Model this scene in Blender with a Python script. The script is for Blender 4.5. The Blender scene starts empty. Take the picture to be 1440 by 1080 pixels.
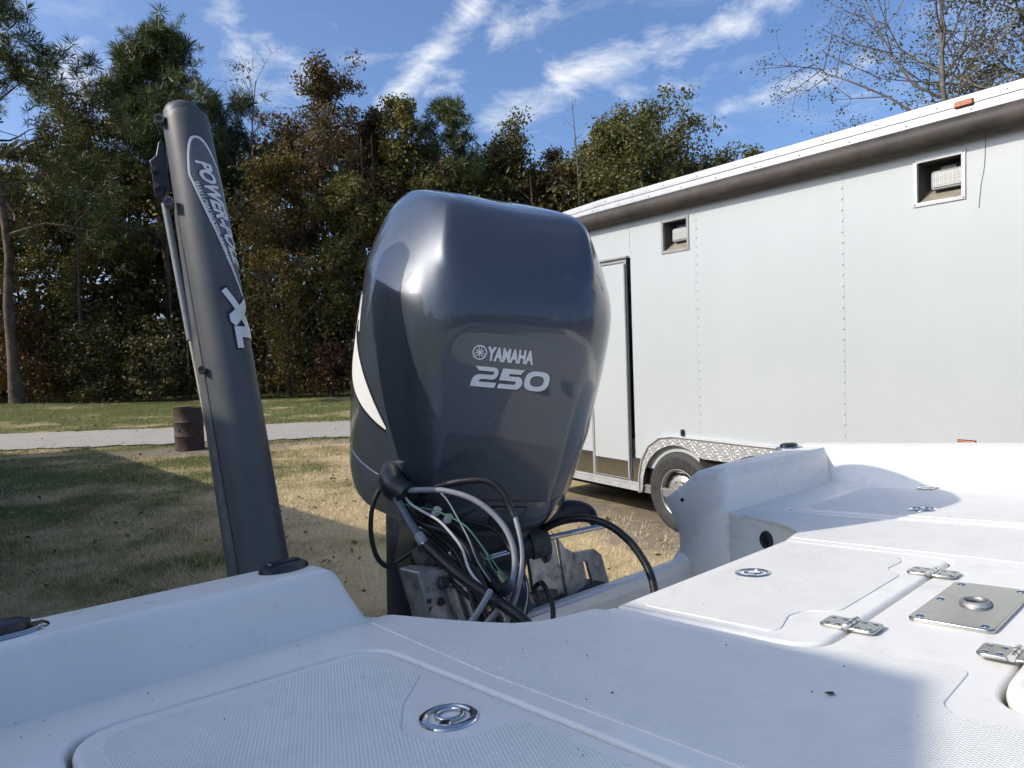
import bpy, bmesh, math, random
import numpy as np
from mathutils import Vector, Matrix, Quaternion
from mathutils.bvhtree import BVHTree

R = math.radians
sc = bpy.context.scene
COL = sc.collection
random.seed(7)

# ------------------------------------------------------------------ camera
CAM = Vector((0, 0, 1.92))
cam_d = bpy.data.cameras.new('camera')
cam = bpy.data.objects.new('camera', cam_d)
COL.objects.link(cam)
_p, _r = R(-3.0), R(2.1)
_f = Vector((0, math.cos(_p), math.sin(_p)))
_x0 = Vector((1, 0, 0)); _u0 = _x0.cross(_f)
CR = _x0 * math.cos(_r) - _u0 * math.sin(_r)
CU = _u0 * math.cos(_r) + _x0 * math.sin(_r)
CF = _f
cam.matrix_world = Matrix(((CR.x, CU.x, -CF.x, CAM.x), (CR.y, CU.y, -CF.y, CAM.y), (CR.z, CU.z, -CF.z, CAM.z), (0, 0, 0, 1)))
cam_d.sensor_width = 36
cam_d.lens = 25.0
cam_d.clip_start = 0.02
cam_d.clip_end = 2000
sc.camera = cam

def ray(x, y):
    return CF + CR * ((x - 720) / 1000) - CU * ((y - 540) / 1000)
def at(x, y, d):
    return CAM + ray(x, y) * d

# ------------------------------------------------------------------ light
SUN = Vector((1.42, 0.40, -1.0)).normalized()      # the way the sunlight travels
sun_d = bpy.data.lights.new('sun', 'SUN')
sun_d.energy = 3.1
sun_d.angle = R(0.53)
sun_d.color = (1.0, 0.91, 0.78)
sun = bpy.data.objects.new('sun', sun_d)
COL.objects.link(sun)
sun.rotation_euler = SUN.to_track_quat('-Z', 'Y').to_euler()
sun.location = (-20, -8, 20)

world = bpy.data.worlds.new('World')
sc.world = world
world.use_nodes = True
wn = world.node_tree.nodes; wl = world.node_tree.links
for n in list(wn): wn.remove(n)
w_out = wn.new('ShaderNodeOutputWorld')
w_bg = wn.new('ShaderNodeBackground')
w_bg.inputs['Strength'].default_value = 0.15
sky = wn.new('ShaderNodeTexSky')
sky.sky_type = 'NISHITA'
sky.sun_disc = False
sky.sun_elevation = math.asin(-SUN.z)
sky.sun_rotation = math.atan2(-SUN.x, -SUN.y)
sky.altitude = 0
sky.air_density = 0.82
sky.dust_density = 3.2
sky.ozone_density = 4.6
wl.new(w_bg.outputs[0], w_out.inputs[0])

def wmath(op, a, b=None, clamp=False):
    n = wn.new('ShaderNodeMath'); n.operation = op; n.use_clamp = clamp
    for i, v in enumerate((a, b)):
        if v is None: continue
        if isinstance(v, (int, float)): n.inputs[i].default_value = v
        else: wl.new(v, n.inputs[i])
    return n.outputs[0]
def wvec(op, a, b=None):
    n = wn.new('ShaderNodeVectorMath'); n.operation = op
    for i, v in enumerate((a, b)):
        if v is None: continue
        if isinstance(v, (tuple, Vector)): n.inputs[i].default_value = tuple(v)
        else: wl.new(v, n.inputs[i])
    return n
w_tc = wn.new('ShaderNodeTexCoord')
w_dir = wvec('NORMALIZE', w_tc.outputs['Generated']).outputs[0]
# thin fair-weather cloud streaks: where each one lies in the sky (two directions), half width, strength
STREAKS = [((545, 150), (668, 8), .030, 1.0), ((700, 175), (800, 120), .036, .75), ((790, 110), (1045, 32), .034, 1.0),
           ((318, 20), (345, 95), .040, .8), ((360, 55), (425, 95), .030, .7), ((90, 105), (185, 128), .045, .9),
           ((1020, 152), (1215, 88), .018, .7), ((700, 45), (775, 8), .03, .75), ((880, 125), (965, 118), .026, .35),
           ((1050, 8), (1110, 0), .025, .5), ((1190, 150), (1240, 140), .025, .4), ((600, 130), (640, 118), .02, .6), ((340, 140), (420, 130), .03, .5),
           ((-60, 60), (-400, -80), .06, .7), ((500, -180), (900, -330), .05, .8), ((1600, -60), (2100, 60), .05, .7)]
streak = None
for (a, b, w, s) in STREAKS:
    da = ray(*a).normalized(); db = ray(*b).normalized(); ab = db - da
    rel = wvec('SUBTRACT', w_dir, da).outputs[0]
    t = wmath('MULTIPLY', wvec('DOT_PRODUCT', rel, ab).outputs['Value'], 1 / ab.length_squared, True)
    sc_n = wn.new('ShaderNodeVectorMath'); sc_n.operation = 'SCALE'; sc_n.inputs[0].default_value = tuple(ab); wl.new(t, sc_n.inputs['Scale'])
    dist = wvec('LENGTH', wvec('SUBTRACT', rel, sc_n.outputs[0]).outputs[0]).outputs['Value']
    m = wmath('MULTIPLY', wmath('SUBTRACT', 1.0, wmath('DIVIDE', dist, w), True), s)
    streak = m if streak is None else wmath('MAXIMUM', streak, m)
def wnoise(scale, detail, rough, dist, stretch):
    mp = wn.new('ShaderNodeMapping'); mp.inputs['Scale'].default_value = stretch
    mp.inputs['Rotation'].default_value = (0, R(-28), R(10))
    wl.new(w_dir, mp.inputs['Vector'])
    n = wn.new('ShaderNodeTexNoise'); n.inputs['Scale'].default_value = scale; n.inputs['Detail'].default_value = detail
    n.inputs['Roughness'].default_value = rough; n.inputs['Distortion'].default_value = dist
    wl.new(mp.outputs[0], n.inputs['Vector'])
    return n.outputs['Fac']
cn = wnoise(9, 10, .66, .9, (1, 1, 1.8))
fib = wnoise(30, 8, .7, .5, (1, 1.6, 3.2))
cover = wmath('ADD', wmath('MULTIPLY', streak, 1.05), wmath('MULTIPLY', wmath('SUBTRACT', cn, .58), 2.5))
cover = wmath('ADD', cover, wmath('MULTIPLY', wmath('SUBTRACT', fib, .5), 1.1))
cover = wmath('MULTIPLY', cover, .85, True)
cover = wmath('MULTIPLY', wmath('POWER', cover, 1.25), .95)
faint = wmath('MULTIPLY', wmath('SUBTRACT', wnoise(4.5, 9, .66, .7, (1, 1.3, 2.4)), .54), 2.2, True)
cover = wmath('MAXIMUM', cover, wmath('MULTIPLY', faint, .55))
cmix = wn.new('ShaderNodeMix'); cmix.data_type = 'RGBA'
wl.new(cover, cmix.inputs['Factor'])
tint = wn.new('ShaderNodeMix'); tint.data_type = 'RGBA'; tint.blend_type = 'MULTIPLY'; tint.inputs['Factor'].default_value = 1
wl.new(sky.outputs[0], tint.inputs['A']); tint.inputs['B'].default_value = (0.90, 0.97, 1.05, 1)
wl.new(tint.outputs['Result'], cmix.inputs['A'])
cmix.inputs['B'].default_value = (4.6, 4.8, 5.1, 1)
wl.new(cmix.outputs['Result'], w_bg.inputs['Color'])

sc.view_settings.view_transform = 'Standard'
sc.view_settings.look = 'None'
sc.view_settings.exposure = 0.48
sc.view_settings.gamma = 1.0
sc.view_settings.use_curve_mapping = False
sc.render.engine = 'CYCLES'
sc.cycles.use_denoising = True
sc.cycles.use_adaptive_sampling = True
sc.cycles.adaptive_threshold = .03
sc.cycles.max_bounces = 5
sc.cycles.diffuse_bounces = 3
sc.cycles.glossy_bounces = 3
sc.cycles.transmission_bounces = 3
world.cycles.sampling_method = 'MANUAL'
world.cycles.sample_map_resolution = 256
sc.cycles.transparent_max_bounces = 8
sc.cycles.sample_clamp_indirect = 6

# ------------------------------------------------------------------ materials
def new_mat(name):
    m = bpy.data.materials.new(name); m.use_nodes = True
    return m, m.node_tree.nodes, m.node_tree.links, m.node_tree.nodes['Principled BSDF']

def pm(name, col, rough=.5, metal=0., var=.12, scale=8., bump=0., bscale=60., coat=0., rvar=.1, spec=.5, col2=None, detail=5, stain=None):
    """plain procedural paint, metal or plastic: colour and gloss broken up by noise"""
    m, n, l, p = new_mat(name)
    tc = n.new('ShaderNodeTexCoord')
    nz = n.new('ShaderNodeTexNoise'); nz.inputs['Scale'].default_value = scale; nz.inputs['Detail'].default_value = detail; nz.inputs['Roughness'].default_value = .65
    l.new(tc.outputs['Object'], nz.inputs['Vector'])
    rp = n.new('ShaderNodeValToRGB')
    c2 = col2 or tuple(max(0, c * (1 - 2 * var)) for c in col)
    rp.color_ramp.elements[0].position = .3; rp.color_ramp.elements[0].color = (*c2, 1)
    rp.color_ramp.elements[1].position = .62; rp.color_ramp.elements[1].color = (*col, 1)
    l.new(nz.outputs['Fac'], rp.inputs['Fac'])
    out = rp.outputs['Color']
    if stain:
        scol, sscale, lo, hi = stain
        n2 = n.new('ShaderNodeTexNoise'); n2.inputs['Scale'].default_value = sscale; n2.inputs['Detail'].default_value = 8; n2.inputs['Roughness'].default_value = .7
        l.new(tc.outputs['Object'], n2.inputs['Vector'])
        mr = n.new('ShaderNodeMapRange'); mr.inputs['From Min'].default_value = lo; mr.inputs['From Max'].default_value = hi
        l.new(n2.outputs['Fac'], mr.inputs['Value'])
        mx = n.new('ShaderNodeMix'); mx.data_type = 'RGBA'; l.new(mr.outputs[0], mx.inputs['Factor']); l.new(out, mx.inputs['A']); mx.inputs['B'].default_value = (*scol, 1)
        out = mx.outputs['Result']
    l.new(out, p.inputs['Base Color'])
    rr = n.new('ShaderNodeMapRange'); rr.inputs['To Min'].default_value = max(.02, rough - rvar); rr.inputs['To Max'].default_value = min(1, rough + rvar)
    l.new(nz.outputs['Fac'], rr.inputs['Value']); l.new(rr.outputs[0], p.inputs['Roughness'])
    p.inputs['Metallic'].default_value = metal
    p.inputs['Coat Weight'].default_value = coat
    p.inputs['Coat Roughness'].default_value = .06
    p.inputs['Specular IOR Level'].default_value = spec
    if bump:
        nb = n.new('ShaderNodeTexNoise'); nb.inputs['Scale'].default_value = bscale; nb.inputs['Detail'].default_value = 4
        l.new(tc.outputs['Object'], nb.inputs['Vector'])
        bp = n.new('ShaderNodeBump'); bp.inputs['Strength'].default_value = bump; bp.inputs['Distance'].default_value = .004
        l.new(nb.outputs['Fac'], bp.inputs['Height']); l.new(bp.outputs[0], p.inputs['Normal'])
    return m

M = {}
M['gel'] = pm('white gelcoat', (.80, .785, .73), .34, var=.03, scale=5, bump=.04, bscale=9, rvar=.1, stain=((.60, .575, .50), 11, .55, .82))
M['gelside'] = pm('weathered gelcoat', (.80, .785, .73), .42, var=.04, scale=4, bump=.05, bscale=14, stain=((.55, .525, .46), 20, .56, .78))
M['paint'] = None
M['pole'] = pm('anchor pole grey', (.074, .080, .087), .50, var=.12, scale=9, bump=.012, bscale=400, spec=.45, stain=((.085, .086, .085), 12, .5, .85))
M['poleback'] = pm('anchor pole seam side', (.10, .105, .11), .5, var=.2, scale=20, stain=((.22, .20, .16), 30, .55, .8))
M['chrome'] = pm('polished stainless', (.62, .62, .61), .09, 1., var=.04, scale=30, rvar=.05)
M['steel'] = pm('worn polished stainless', (.47, .47, .455), .16, 1., var=.10, scale=16, rvar=.08, bump=.05, bscale=40, stain=((.36, .34, .31), 40, .56, .78))
M['alu'] = pm('dull cast aluminium', (.50, .50, .49), .5, .75, var=.25, scale=22, bump=.1, bscale=80, stain=((.13, .13, .13), 30, .5, .7))
M['alulight'] = pm('bright aluminium trim', (.45, .455, .45), .42, .25, var=.08, scale=6)
M['rubber'] = pm('black rubber', (.012, .012, .013), .45, var=.3, scale=30)
M['black'] = pm('black plastic', (.016, .017, .019), .38, var=.2, scale=30)
M['navy'] = pm('dark motor leg paint', (.008, .012, .022), .42, .1, var=.2, scale=14, spec=.3)
M['grime'] = pm('grey grimy metal', (.09, .088, .08), .7, .3, var=.3, scale=40, bump=.3, bscale=60)
M['hosegrey'] = pm('grey hose', (.24, .25, .26), .45, var=.1, scale=30)
M['wirewhite'] = pm('white wire', (.55, .55, .52), .5, var=.1)
M['wiregreen'] = pm('green wire', (.05, .16, .11), .5, var=.1)
M['silver'] = pm('silver decal foil', (.74, .74, .72), .45, .1, var=.05, scale=40)
M['decalgrey'] = pm('grey decal foil', (.14, .15, .16), .40, .3, var=.08, scale=40)
M['decalblack'] = pm('black decal edge', (.008, .008, .010), .4, var=.1)
M['white_dec'] = pm('white decal', (.72, .72, .69), .4, var=.03, scale=40)
def skin_mat():
    m, n, l, p = new_mat('trailer white aluminium skin')
    tc = n.new('ShaderNodeTexCoord')
    def nz(scale, stretch, detail=6, rough=.6):
        mp = n.new('ShaderNodeMapping'); mp.inputs['Scale'].default_value = stretch; l.new(tc.outputs['Object'], mp.inputs['Vector'])
        t = n.new('ShaderNodeTexNoise'); t.inputs['Scale'].default_value = scale; t.inputs['Detail'].default_value = detail; t.inputs['Roughness'].default_value = rough
        l.new(mp.outputs[0], t.inputs['Vector']); return t.outputs['Fac']
    def mr(v, a, b, c=0., d=1.):
        q = n.new('ShaderNodeMapRange'); q.inputs['From Min'].default_value = a; q.inputs['From Max'].default_value = b; q.inputs['To Min'].default_value = c; q.inputs['To Max'].default_value = d; l.new(v, q.inputs['Value']); return q.outputs[0]
    def mix(f, a, b):
        q = n.new('ShaderNodeMix'); q.data_type = 'RGBA'; l.new(f, q.inputs['Factor'])
        for k, v in (('A', a), ('B', b)):
            if isinstance(v, tuple): q.inputs[k].default_value = (*v, 1)
            else: l.new(v, q.inputs[k])
        return q.outputs['Result']
    c = mix(mr(nz(.9, (1, 1, 1)), .35, .65), (.40, .423, .424), (.43, .452, .452))
    c = mix(mr(nz(9, (1, 1, .09), 5, .7), .58, .82, 0, .22), c, (.37, .365, .34))          # rain streaks
    c = mix(mr(nz(60, (1, 1, 1), 3), .70, .80, 0, .5), c, (.28, .275, .25))                  # specks
    l.new(c, p.inputs['Base Color']); p.inputs['Roughness'].default_value = .34
    b = n.new('ShaderNodeBump'); b.inputs['Strength'].default_value = .22; b.inputs['Distance'].default_value = .02; l.new(nz(1.7, (1, 1, .55), 2, .4), b.inputs['Height']); l.new(b.outputs[0], p.inputs['Normal'])
    return m
M['trailer'] = skin_mat()
M['awning'] = pm('brown awning roll', (.066, .055, .047), .58, var=.3, scale=5, bump=.15, bscale=7, rvar=.12, spec=.3, stain=((.035, .028, .024), 6, .5, .7))
M['darkbox'] = pm('dark recess lining', (.10, .095, .088), .6, var=.25, scale=12)
M['tan'] = pm('dusty tan sill', (.26, .22, .165), .7, var=.15, scale=20)
M['amber'] = pm('amber lens', (.42, .10, .012), .25, var=.2, scale=30, coat=.5)
M['tyre'] = pm('tyre rubber', (.045, .044, .043), .75, var=.25, scale=12, bump=.2, bscale=70)
M['rim'] = pm('wheel steel', (.46, .45, .42), .38, .6, var=.25, scale=14)
M['rust'] = pm('rusty drum steel', (.105, .052, .036), .75, .2, var=.4, scale=7, bump=.3, bscale=40, stain=((.05, .045, .042), 4, .45, .62))
M['gravel'] = None
M['siding'] = pm('tan metal siding', (.33, .32, .29), .5, .1, var=.08, scale=2)
M['roofing'] = pm('grey metal roofing', (.30, .31, .32), .45, .3, var=.1, scale=2)
M['trim'] = pm('grey anodised trim', (.27, .275, .275), .45, 0., var=.1, scale=12)
M['galv'] = pm('galvanised frame', (.38, .39, .40), .5, .6, var=.25, scale=10)
M['interior'] = pm('black void lining', (.01, .01, .01), .9, var=.1)
M['rustspot'] = pm('rust stain', (.12, .05, .02), .8, var=.3, scale=60)

def cowl_paint():
    m, n, l, p = new_mat('metallic blue grey paint')
    tc = n.new('ShaderNodeTexCoord')
    v = n.new('ShaderNodeTexVoronoi'); v.inputs['Scale'].default_value = 900
    l.new(tc.outputs['Object'], v.inputs['Vector'])
    rp = n.new('ShaderNodeValToRGB')
    rp.color_ramp.elements[0].color = (.032, .040, .053, 1); rp.color_ramp.elements[1].color = (.064, .077, .096, 1)
    l.new(v.outputs['Color'], rp.inputs['Fac'])
    # dried water spots and dust
    n2 = n.new('ShaderNodeTexNoise'); n2.inputs['Scale'].default_value = 70; n2.inputs['Detail'].default_value = 6; n2.inputs['Roughness'].default_value = .7
    l.new(tc.outputs['Object'], n2.inputs['Vector'])
    mr = n.new('ShaderNodeMapRange'); mr.inputs['From Min'].default_value = .60; mr.inputs['From Max'].default_value = .85; mr.inputs['To Max'].default_value = .35
    l.new(n2.outputs['Fac'], mr.inputs['Value'])
    mx = n.new('ShaderNodeMix'); mx.data_type = 'RGBA'; l.new(mr.outputs[0], mx.inputs['Factor']); l.new(rp.outputs['Color'], mx.inputs['A']); mx.inputs['B'].default_value = (.22, .23, .23, 1)
    l.new(mx.outputs['Result'], p.inputs['Base Color'])
    n3 = n.new('ShaderNodeTexNoise'); n3.inputs['Scale'].default_value = 5; n3.inputs['Detail'].default_value = 6
    l.new(tc.outputs['Object'], n3.inputs['Vector'])
    r3 = n.new('ShaderNodeMapRange'); r3.inputs['To Min'].default_value = .015; r3.inputs['To Max'].default_value = .07
    l.new(n3.outputs['Fac'], r3.inputs['Value']); l.new(r3.outputs[0], p.inputs['Coat Roughness'])
    p.inputs['Metallic'].default_value = .35
    p.inputs['Roughness'].default_value = .36
    p.inputs['Coat Weight'].default_value = .9
    return m
M['paint'] = cowl_paint()

def nonskid_mat():
    m, n, l, p = new_mat('white moulded non-skid')
    tc = n.new('ShaderNodeTexCoord')
    def wave(rot):
        mp = n.new('ShaderNodeMapping'); mp.inputs['Rotation'].default_value = (0, 0, R(rot)); l.new(tc.outputs['Object'], mp.inputs['Vector'])
        w = n.new('ShaderNodeTexWave'); w.inputs['Scale'].default_value = 84; w.bands_direction = 'X'; w.wave_profile = 'SIN'
        w.inputs['Distortion'].default_value = 0
        l.new(mp.outputs[0], w.inputs['Vector']); return w.outputs['Fac']
    mn = n.new('ShaderNodeMath'); mn.operation = 'MULTIPLY'
    l.new(wave(28), mn.inputs[0]); l.new(wave(-28), mn.inputs[1])
    b = n.new('ShaderNodeBump'); b.inputs['Strength'].default_value = .75; b.inputs['Distance'].default_value = .0008
    l.new(mn.outputs[0], b.inputs['Height']); l.new(b.outputs[0], p.inputs['Normal'])
    nz = n.new('ShaderNodeTexNoise'); nz.inputs['Scale'].default_value = 9; nz.inputs['Detail'].default_value = 8; nz.inputs['Roughness'].default_value = .7
    l.new(tc.outputs['Object'], nz.inputs['Vector'])
    rp = n.new('ShaderNodeValToRGB')
    rp.color_ramp.elements[0].position = .35; rp.color_ramp.elements[0].color = (.74, .73, .68, 1)
    rp.color_ramp.elements[1].position = .6; rp.color_ramp.elements[1].color = (.80, .785, .73, 1)
    l.new(nz.outputs['Fac'], rp.inputs['Fac'])
    # grime in the pattern's valleys
    mx = n.new('ShaderNodeMix'); mx.data_type = 'RGBA'; mx.blend_type = 'MULTIPLY'; mx.inputs['Factor'].default_value = .05
    l.new(rp.outputs['Color'], mx.inputs['A']); l.new(mn.outputs[0], mx.inputs['B'])
    l.new(mx.outputs['Result'], p.inputs['Base Color'])
    p.inputs['Roughness'].default_value = .5
    return m
M['nonskid'] = nonskid_mat()

def diamond_mat():
    m, n, l, p = new_mat('diamond tread aluminium')
    tc = n.new('ShaderNodeTexCoord')
    def lozenge(rot, off):
        mp = n.new('ShaderNodeMapping'); mp.inputs['Rotation'].default_value = (0, R(rot), 0); mp.inputs['Location'].default_value = (off, 0, off * .5)
        l.new(tc.outputs['Object'], mp.inputs['Vector'])
        out = None
        for ax, s in (('X', 3.2), ('Z', 9.0)):
            w = n.new('ShaderNodeTexWave'); w.inputs['Scale'].default_value = s; w.bands_direction = ax; l.new(mp.outputs[0], w.inputs['Vector'])
            if out is None: out = w.outputs['Fac']
            else:
                mm = n.new('ShaderNodeMath'); mm.operation = 'MULTIPLY'; l.new(out, mm.inputs[0]); l.new(w.outputs['Fac'], mm.inputs[1]); out = mm.outputs[0]
        mr = n.new('ShaderNodeMapRange'); mr.inputs['From Min'].default_value = .45; mr.inputs['From Max'].default_value = .75; l.new(out, mr.inputs['Value'])
        return mr.outputs[0]
    mxn = n.new('ShaderNodeMath'); mxn.operation = 'MAXIMUM'; l.new(lozenge(40, 0), mxn.inputs[0]); l.new(lozenge(-40, .05), mxn.inputs[1])
    b = n.new('ShaderNodeBump'); b.inputs['Strength'].default_value = 1; b.inputs['Distance'].default_value = .004
    l.new(mxn.outputs[0], b.inputs['Height']); l.new(b.outputs[0], p.inputs['Normal'])
    p.inputs['Metallic'].default_value = .6; p.inputs['Roughness'].default_value = .36
    p.inputs['Base Color'].default_value = (.62, .62, .61, 1)
    return m
M['diamond'] = diamond_mat()

def lens_mat():
    m, n, l, p = new_mat('clear grid lens')
    tc = n.new('ShaderNodeTexCoord')
    br = n.new('ShaderNodeTexBrick'); br.offset = 0; br.inputs['Scale'].default_value = 30; br.inputs['Mortar Size'].default_value = .035
    br.inputs['Brick Width'].default_value = .8; br.inputs['Row Height'].default_value = .8
    br.inputs['Color1'].default_value = (.56, .55, .49, 1); br.inputs['Color2'].default_value = (.50, .49, .44, 1); br.inputs['Mortar'].default_value = (.34, .33, .30, 1)
    mp = n.new('ShaderNodeMapping'); mp.inputs['Rotation'].default_value = (R(90), 0, 0)
    l.new(tc.outputs['Object'], mp.inputs['Vector']); l.new(mp.outputs[0], br.inputs['Vector']); l.new(br.outputs['Color'], p.inputs['Base Color'])
    p.inputs['Roughness'].default_value = .25; p.inputs['Coat Weight'].default_value = .6
    return m
M['lens'] = lens_mat()

# ------------------------------------------------------------------ object helpers
def tag(o, label=None, cat=None, group=None, kind=None):
    if label: o['label'] = label
    if cat: o['category'] = cat
    if group: o['group'] = group
    if kind: o['kind'] = kind
    return o
def empty(name, mat=None, loc=None):
    o = bpy.data.objects.new(name, None); COL.objects.link(o); o.empty_display_size = .2
    if mat is not None: o.matrix_world = mat
    if loc is not None: o.location = loc
    return o
def link(name, me, mat, parent=None, smooth=None):
    if mat is not None and not me.materials: me.materials.append(mat)
    if smooth is not None:
        me.polygons.foreach_set('use_smooth', [True] * len(me.polygons))
        if smooth < 179: me.set_sharp_from_angle(angle=R(smooth))
    o = bpy.data.objects.new(name, me); COL.objects.link(o)
    if parent is not None: o.parent = parent
    return o
def bm_obj(name, bm, mat, parent=None, smooth=40, bevel=0, seg=2):
    bmesh.ops.recalc_face_normals(bm, faces=bm.faces[:])
    me = bpy.data.meshes.new(name); bm.to_mesh(me); bm.free()
    o = link(name, me, mat, parent, smooth)
    if bevel:
        md = o.modifiers.new('bevel', 'BEVEL'); md.width = bevel; md.segments = seg; md.limit_method = 'ANGLE'; md.angle_limit = R(35); md.harden_normals = False
    return o
def box(bm, lo, hi):
    vs = [bm.verts.new((x, y, z)) for z in (lo[2], hi[2]) for y in (lo[1], hi[1]) for x in (lo[0], hi[0])]
    for f in ((0, 2, 3, 1), (4, 5, 7, 6), (0, 1, 5, 4), (2, 6, 7, 3), (0, 4, 6, 2), (1, 3, 7, 5)): bm.faces.new([vs[i] for i in f])
    return vs
def box_obj(name, lo, hi, mat, parent=None, bevel=0, seg=2):
    bm = bmesh.new(); box(bm, lo, hi); return bm_obj(name, bm, mat, parent, 40, bevel, seg)
def smooth_path(pts, n=6):
    """Catmull-Rom through points"""
    P = [Vector(p) for p in pts]
    if len(P) < 3: return P
    P = [P[0] * 2 - P[1]] + P + [P[-1] * 2 - P[-2]]
    out = []
    for i in range(1, len(P) - 2):
        a, b, c, d = P[i - 1], P[i], P[i + 1], P[i + 2]
        for k in range(n):
            t = k / n
            out.append(.5 * ((2 * b) + (c - a) * t + (2 * a - 5 * b + 4 * c - d) * t * t + (3 * b - a - 3 * c + d) * t ** 3))
    out.append(P[-2]); return out
def tube(bm, pts, rad, seg=8, cap=True, ribs=0):
    pts = [Vector(p) for p in pts]; n = len(pts)
    rads = rad if isinstance(rad, (list, tuple)) else [rad] * n
    t = (pts[1] - pts[0]).normalized()
    u = t.orthogonal().normalized()
    rings = []
    for i, p in enumerate(pts):
        tn = (pts[min(i + 1, n - 1)] - pts[max(i - 1, 0)]).normalized()
        u = (u - tn * u.dot(tn)).normalized(); v = tn.cross(u)
        r = rads[i] * (1 + (.10 if ribs and i % 2 else 0))
        rings.append([bm.verts.new(p + (u * math.cos(2 * math.pi * k / seg) + v * math.sin(2 * math.pi * k / seg)) * r) for k in range(seg)])
    for a, b in zip(rings, rings[1:]):
        for k in range(seg): bm.faces.new((a[k], a[(k + 1) % seg], b[(k + 1) % seg], b[k]))
    if cap:
        bm.faces.new(rings[0][::-1]); bm.faces.new(rings[-1])
    return rings
def tube_obj(name, pts, rad, mat, parent=None, seg=8, ribs=0, n=6):
    bm = bmesh.new(); pp = smooth_path(pts, n) if n else pts
    if isinstance(rad, (list, tuple)) and len(rad) != len(pp):
        rad = [float(np.interp(i / (len(pp) - 1), np.linspace(0, 1, len(rad)), rad)) for i in range(len(pp))]
    tube(bm, pp, rad, seg, True, ribs); return bm_obj(name, bm, mat, parent, 50)
def lathe(bm, prof, seg=32, mat=None, close=False):
    """prof: (r, z) list turned about z"""
    rings = []
    for r, z in prof:
        if r < 1e-6: rings.append([bm.verts.new((0, 0, z))])
        else: rings.append([bm.verts.new((r * math.cos(2 * math.pi * k / seg), r * math.sin(2 * math.pi * k / seg), z)) for k in range(seg)])
    for a, b in zip(rings, rings[1:]):
        for k in range(seg):
            k2 = (k + 1) % seg
            if len(a) == 1 and len(b) == 1: continue
            if len(a) == 1: bm.faces.new((a[0], b[k], b[k2]))
            elif len(b) == 1: bm.faces.new((a[k], a[k2], b[0]))
            else: bm.faces.new((a[k], a[k2], b[k2], b[k]))
    if mat is not None: bmesh.ops.transform(bm, matrix=mat, verts=[v for r in rings for v in r])
    return rings
def lathe_obj(name, prof, mat, parent=None, seg=32, mtx=None, smooth=35):
    bm = bmesh.new(); lathe(bm, prof, seg, mtx); return bm_obj(name, bm, mat, parent, smooth)
def round_poly(pts, rad, n=6):
    out = []
    m = len(pts)
    rads = rad if isinstance(rad, (list, tuple)) else [rad] * m
    for i in range(m):
        p = Vector(pts[i]).to_2d(); a = Vector(pts[i - 1]).to_2d(); b = Vector(pts[(i + 1) % m]).to_2d()
        r = rads[i]
        if r <= 0: out.append(p); continue
        da = (a - p).normalized(); db = (b - p).normalized()
        ang = da.angle(db)
        if ang > 3.1: out.append(p); continue
        d = min(r / math.tan(ang / 2), (a - p).length * .49, (b - p).length * .49)
        s = p + da * d; e = p + db * d
        for k in range(n + 1):
            t = k / n
            out.append(s * (1 - t) ** 2 + p * 2 * t * (1 - t) + e * t * t)
    return out
def flat_mesh(name, outlines, thick, bevel=0., z_top=0., bres=2):
    """a slab from 2D outlines (the first one outer, the rest holes), its edges rounded"""
    cu = bpy.data.curves.new(name, 'CURVE'); cu.dimensions = '2D'; cu.fill_mode = 'BOTH'
    for q, o in enumerate(outlines):
        ar = sum(o[k - 1][0] * o[k][1] - o[k][0] * o[k - 1][1] for k in range(len(o)))
        if (ar < 0) == (q == 0): o = o[::-1]
        s = cu.splines.new('POLY'); s.points.add(len(o) - 1)
        for k, p in enumerate(o): s.points[k].co = (p[0], p[1], 0, 1)
        s.use_cyclic_u = True
    cu.extrude = max(0, thick / 2 - bevel); cu.bevel_depth = bevel; cu.bevel_resolution = bres; cu.offset = -bevel
    o = bpy.data.objects.new('tmp', cu); COL.objects.link(o)
    dg = bpy.context.evaluated_depsgraph_get()
    me = bpy.data.meshes.new_from_object(o.evaluated_get(dg))
    bpy.data.objects.remove(o); bpy.data.curves.remove(cu)
    me.materials.clear()
    co = np.empty(len(me.vertices) * 3, 'f'); me.vertices.foreach_get('co', co); co = co.reshape(-1, 3); co[:, 2] += z_top - thick / 2
    me.vertices.foreach_set('co', co.ravel()); me.name = name
    return me
def text_mesh(txt, size=1., bold=0., shear=0., thick=0., spacing=1.):
    cu = bpy.data.curves.new('t', 'FONT'); cu.body = txt; cu.size = size; cu.offset = bold; cu.shear = shear; cu.extrude = thick / 2
    cu.align_x = 'LEFT'; cu.space_character = spacing; cu.resolution_u = 3
    o = bpy.data.objects.new('tmp', cu); COL.objects.link(o)
    dg = bpy.context.evaluated_depsgraph_get()
    me = bpy.data.meshes.new_from_object(o.evaluated_get(dg))
    bpy.data.objects.remove(o); bpy.data.curves.remove(cu); me.materials.clear()
    return me
def co_of(me):
    co = np.empty(len(me.vertices) * 3, 'f'); me.vertices.foreach_get('co', co); return co.reshape(-1, 3)
def set_co(me, co):
    me.vertices.foreach_set('co', np.asarray(co, 'f').ravel()); me.update()
def copy_tree(o, parent=None):
    c = o.copy(); COL.objects.link(c)
    if parent is not None: c.parent = parent
    for ch in o.children: copy_tree(ch, c)
    return c

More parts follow.
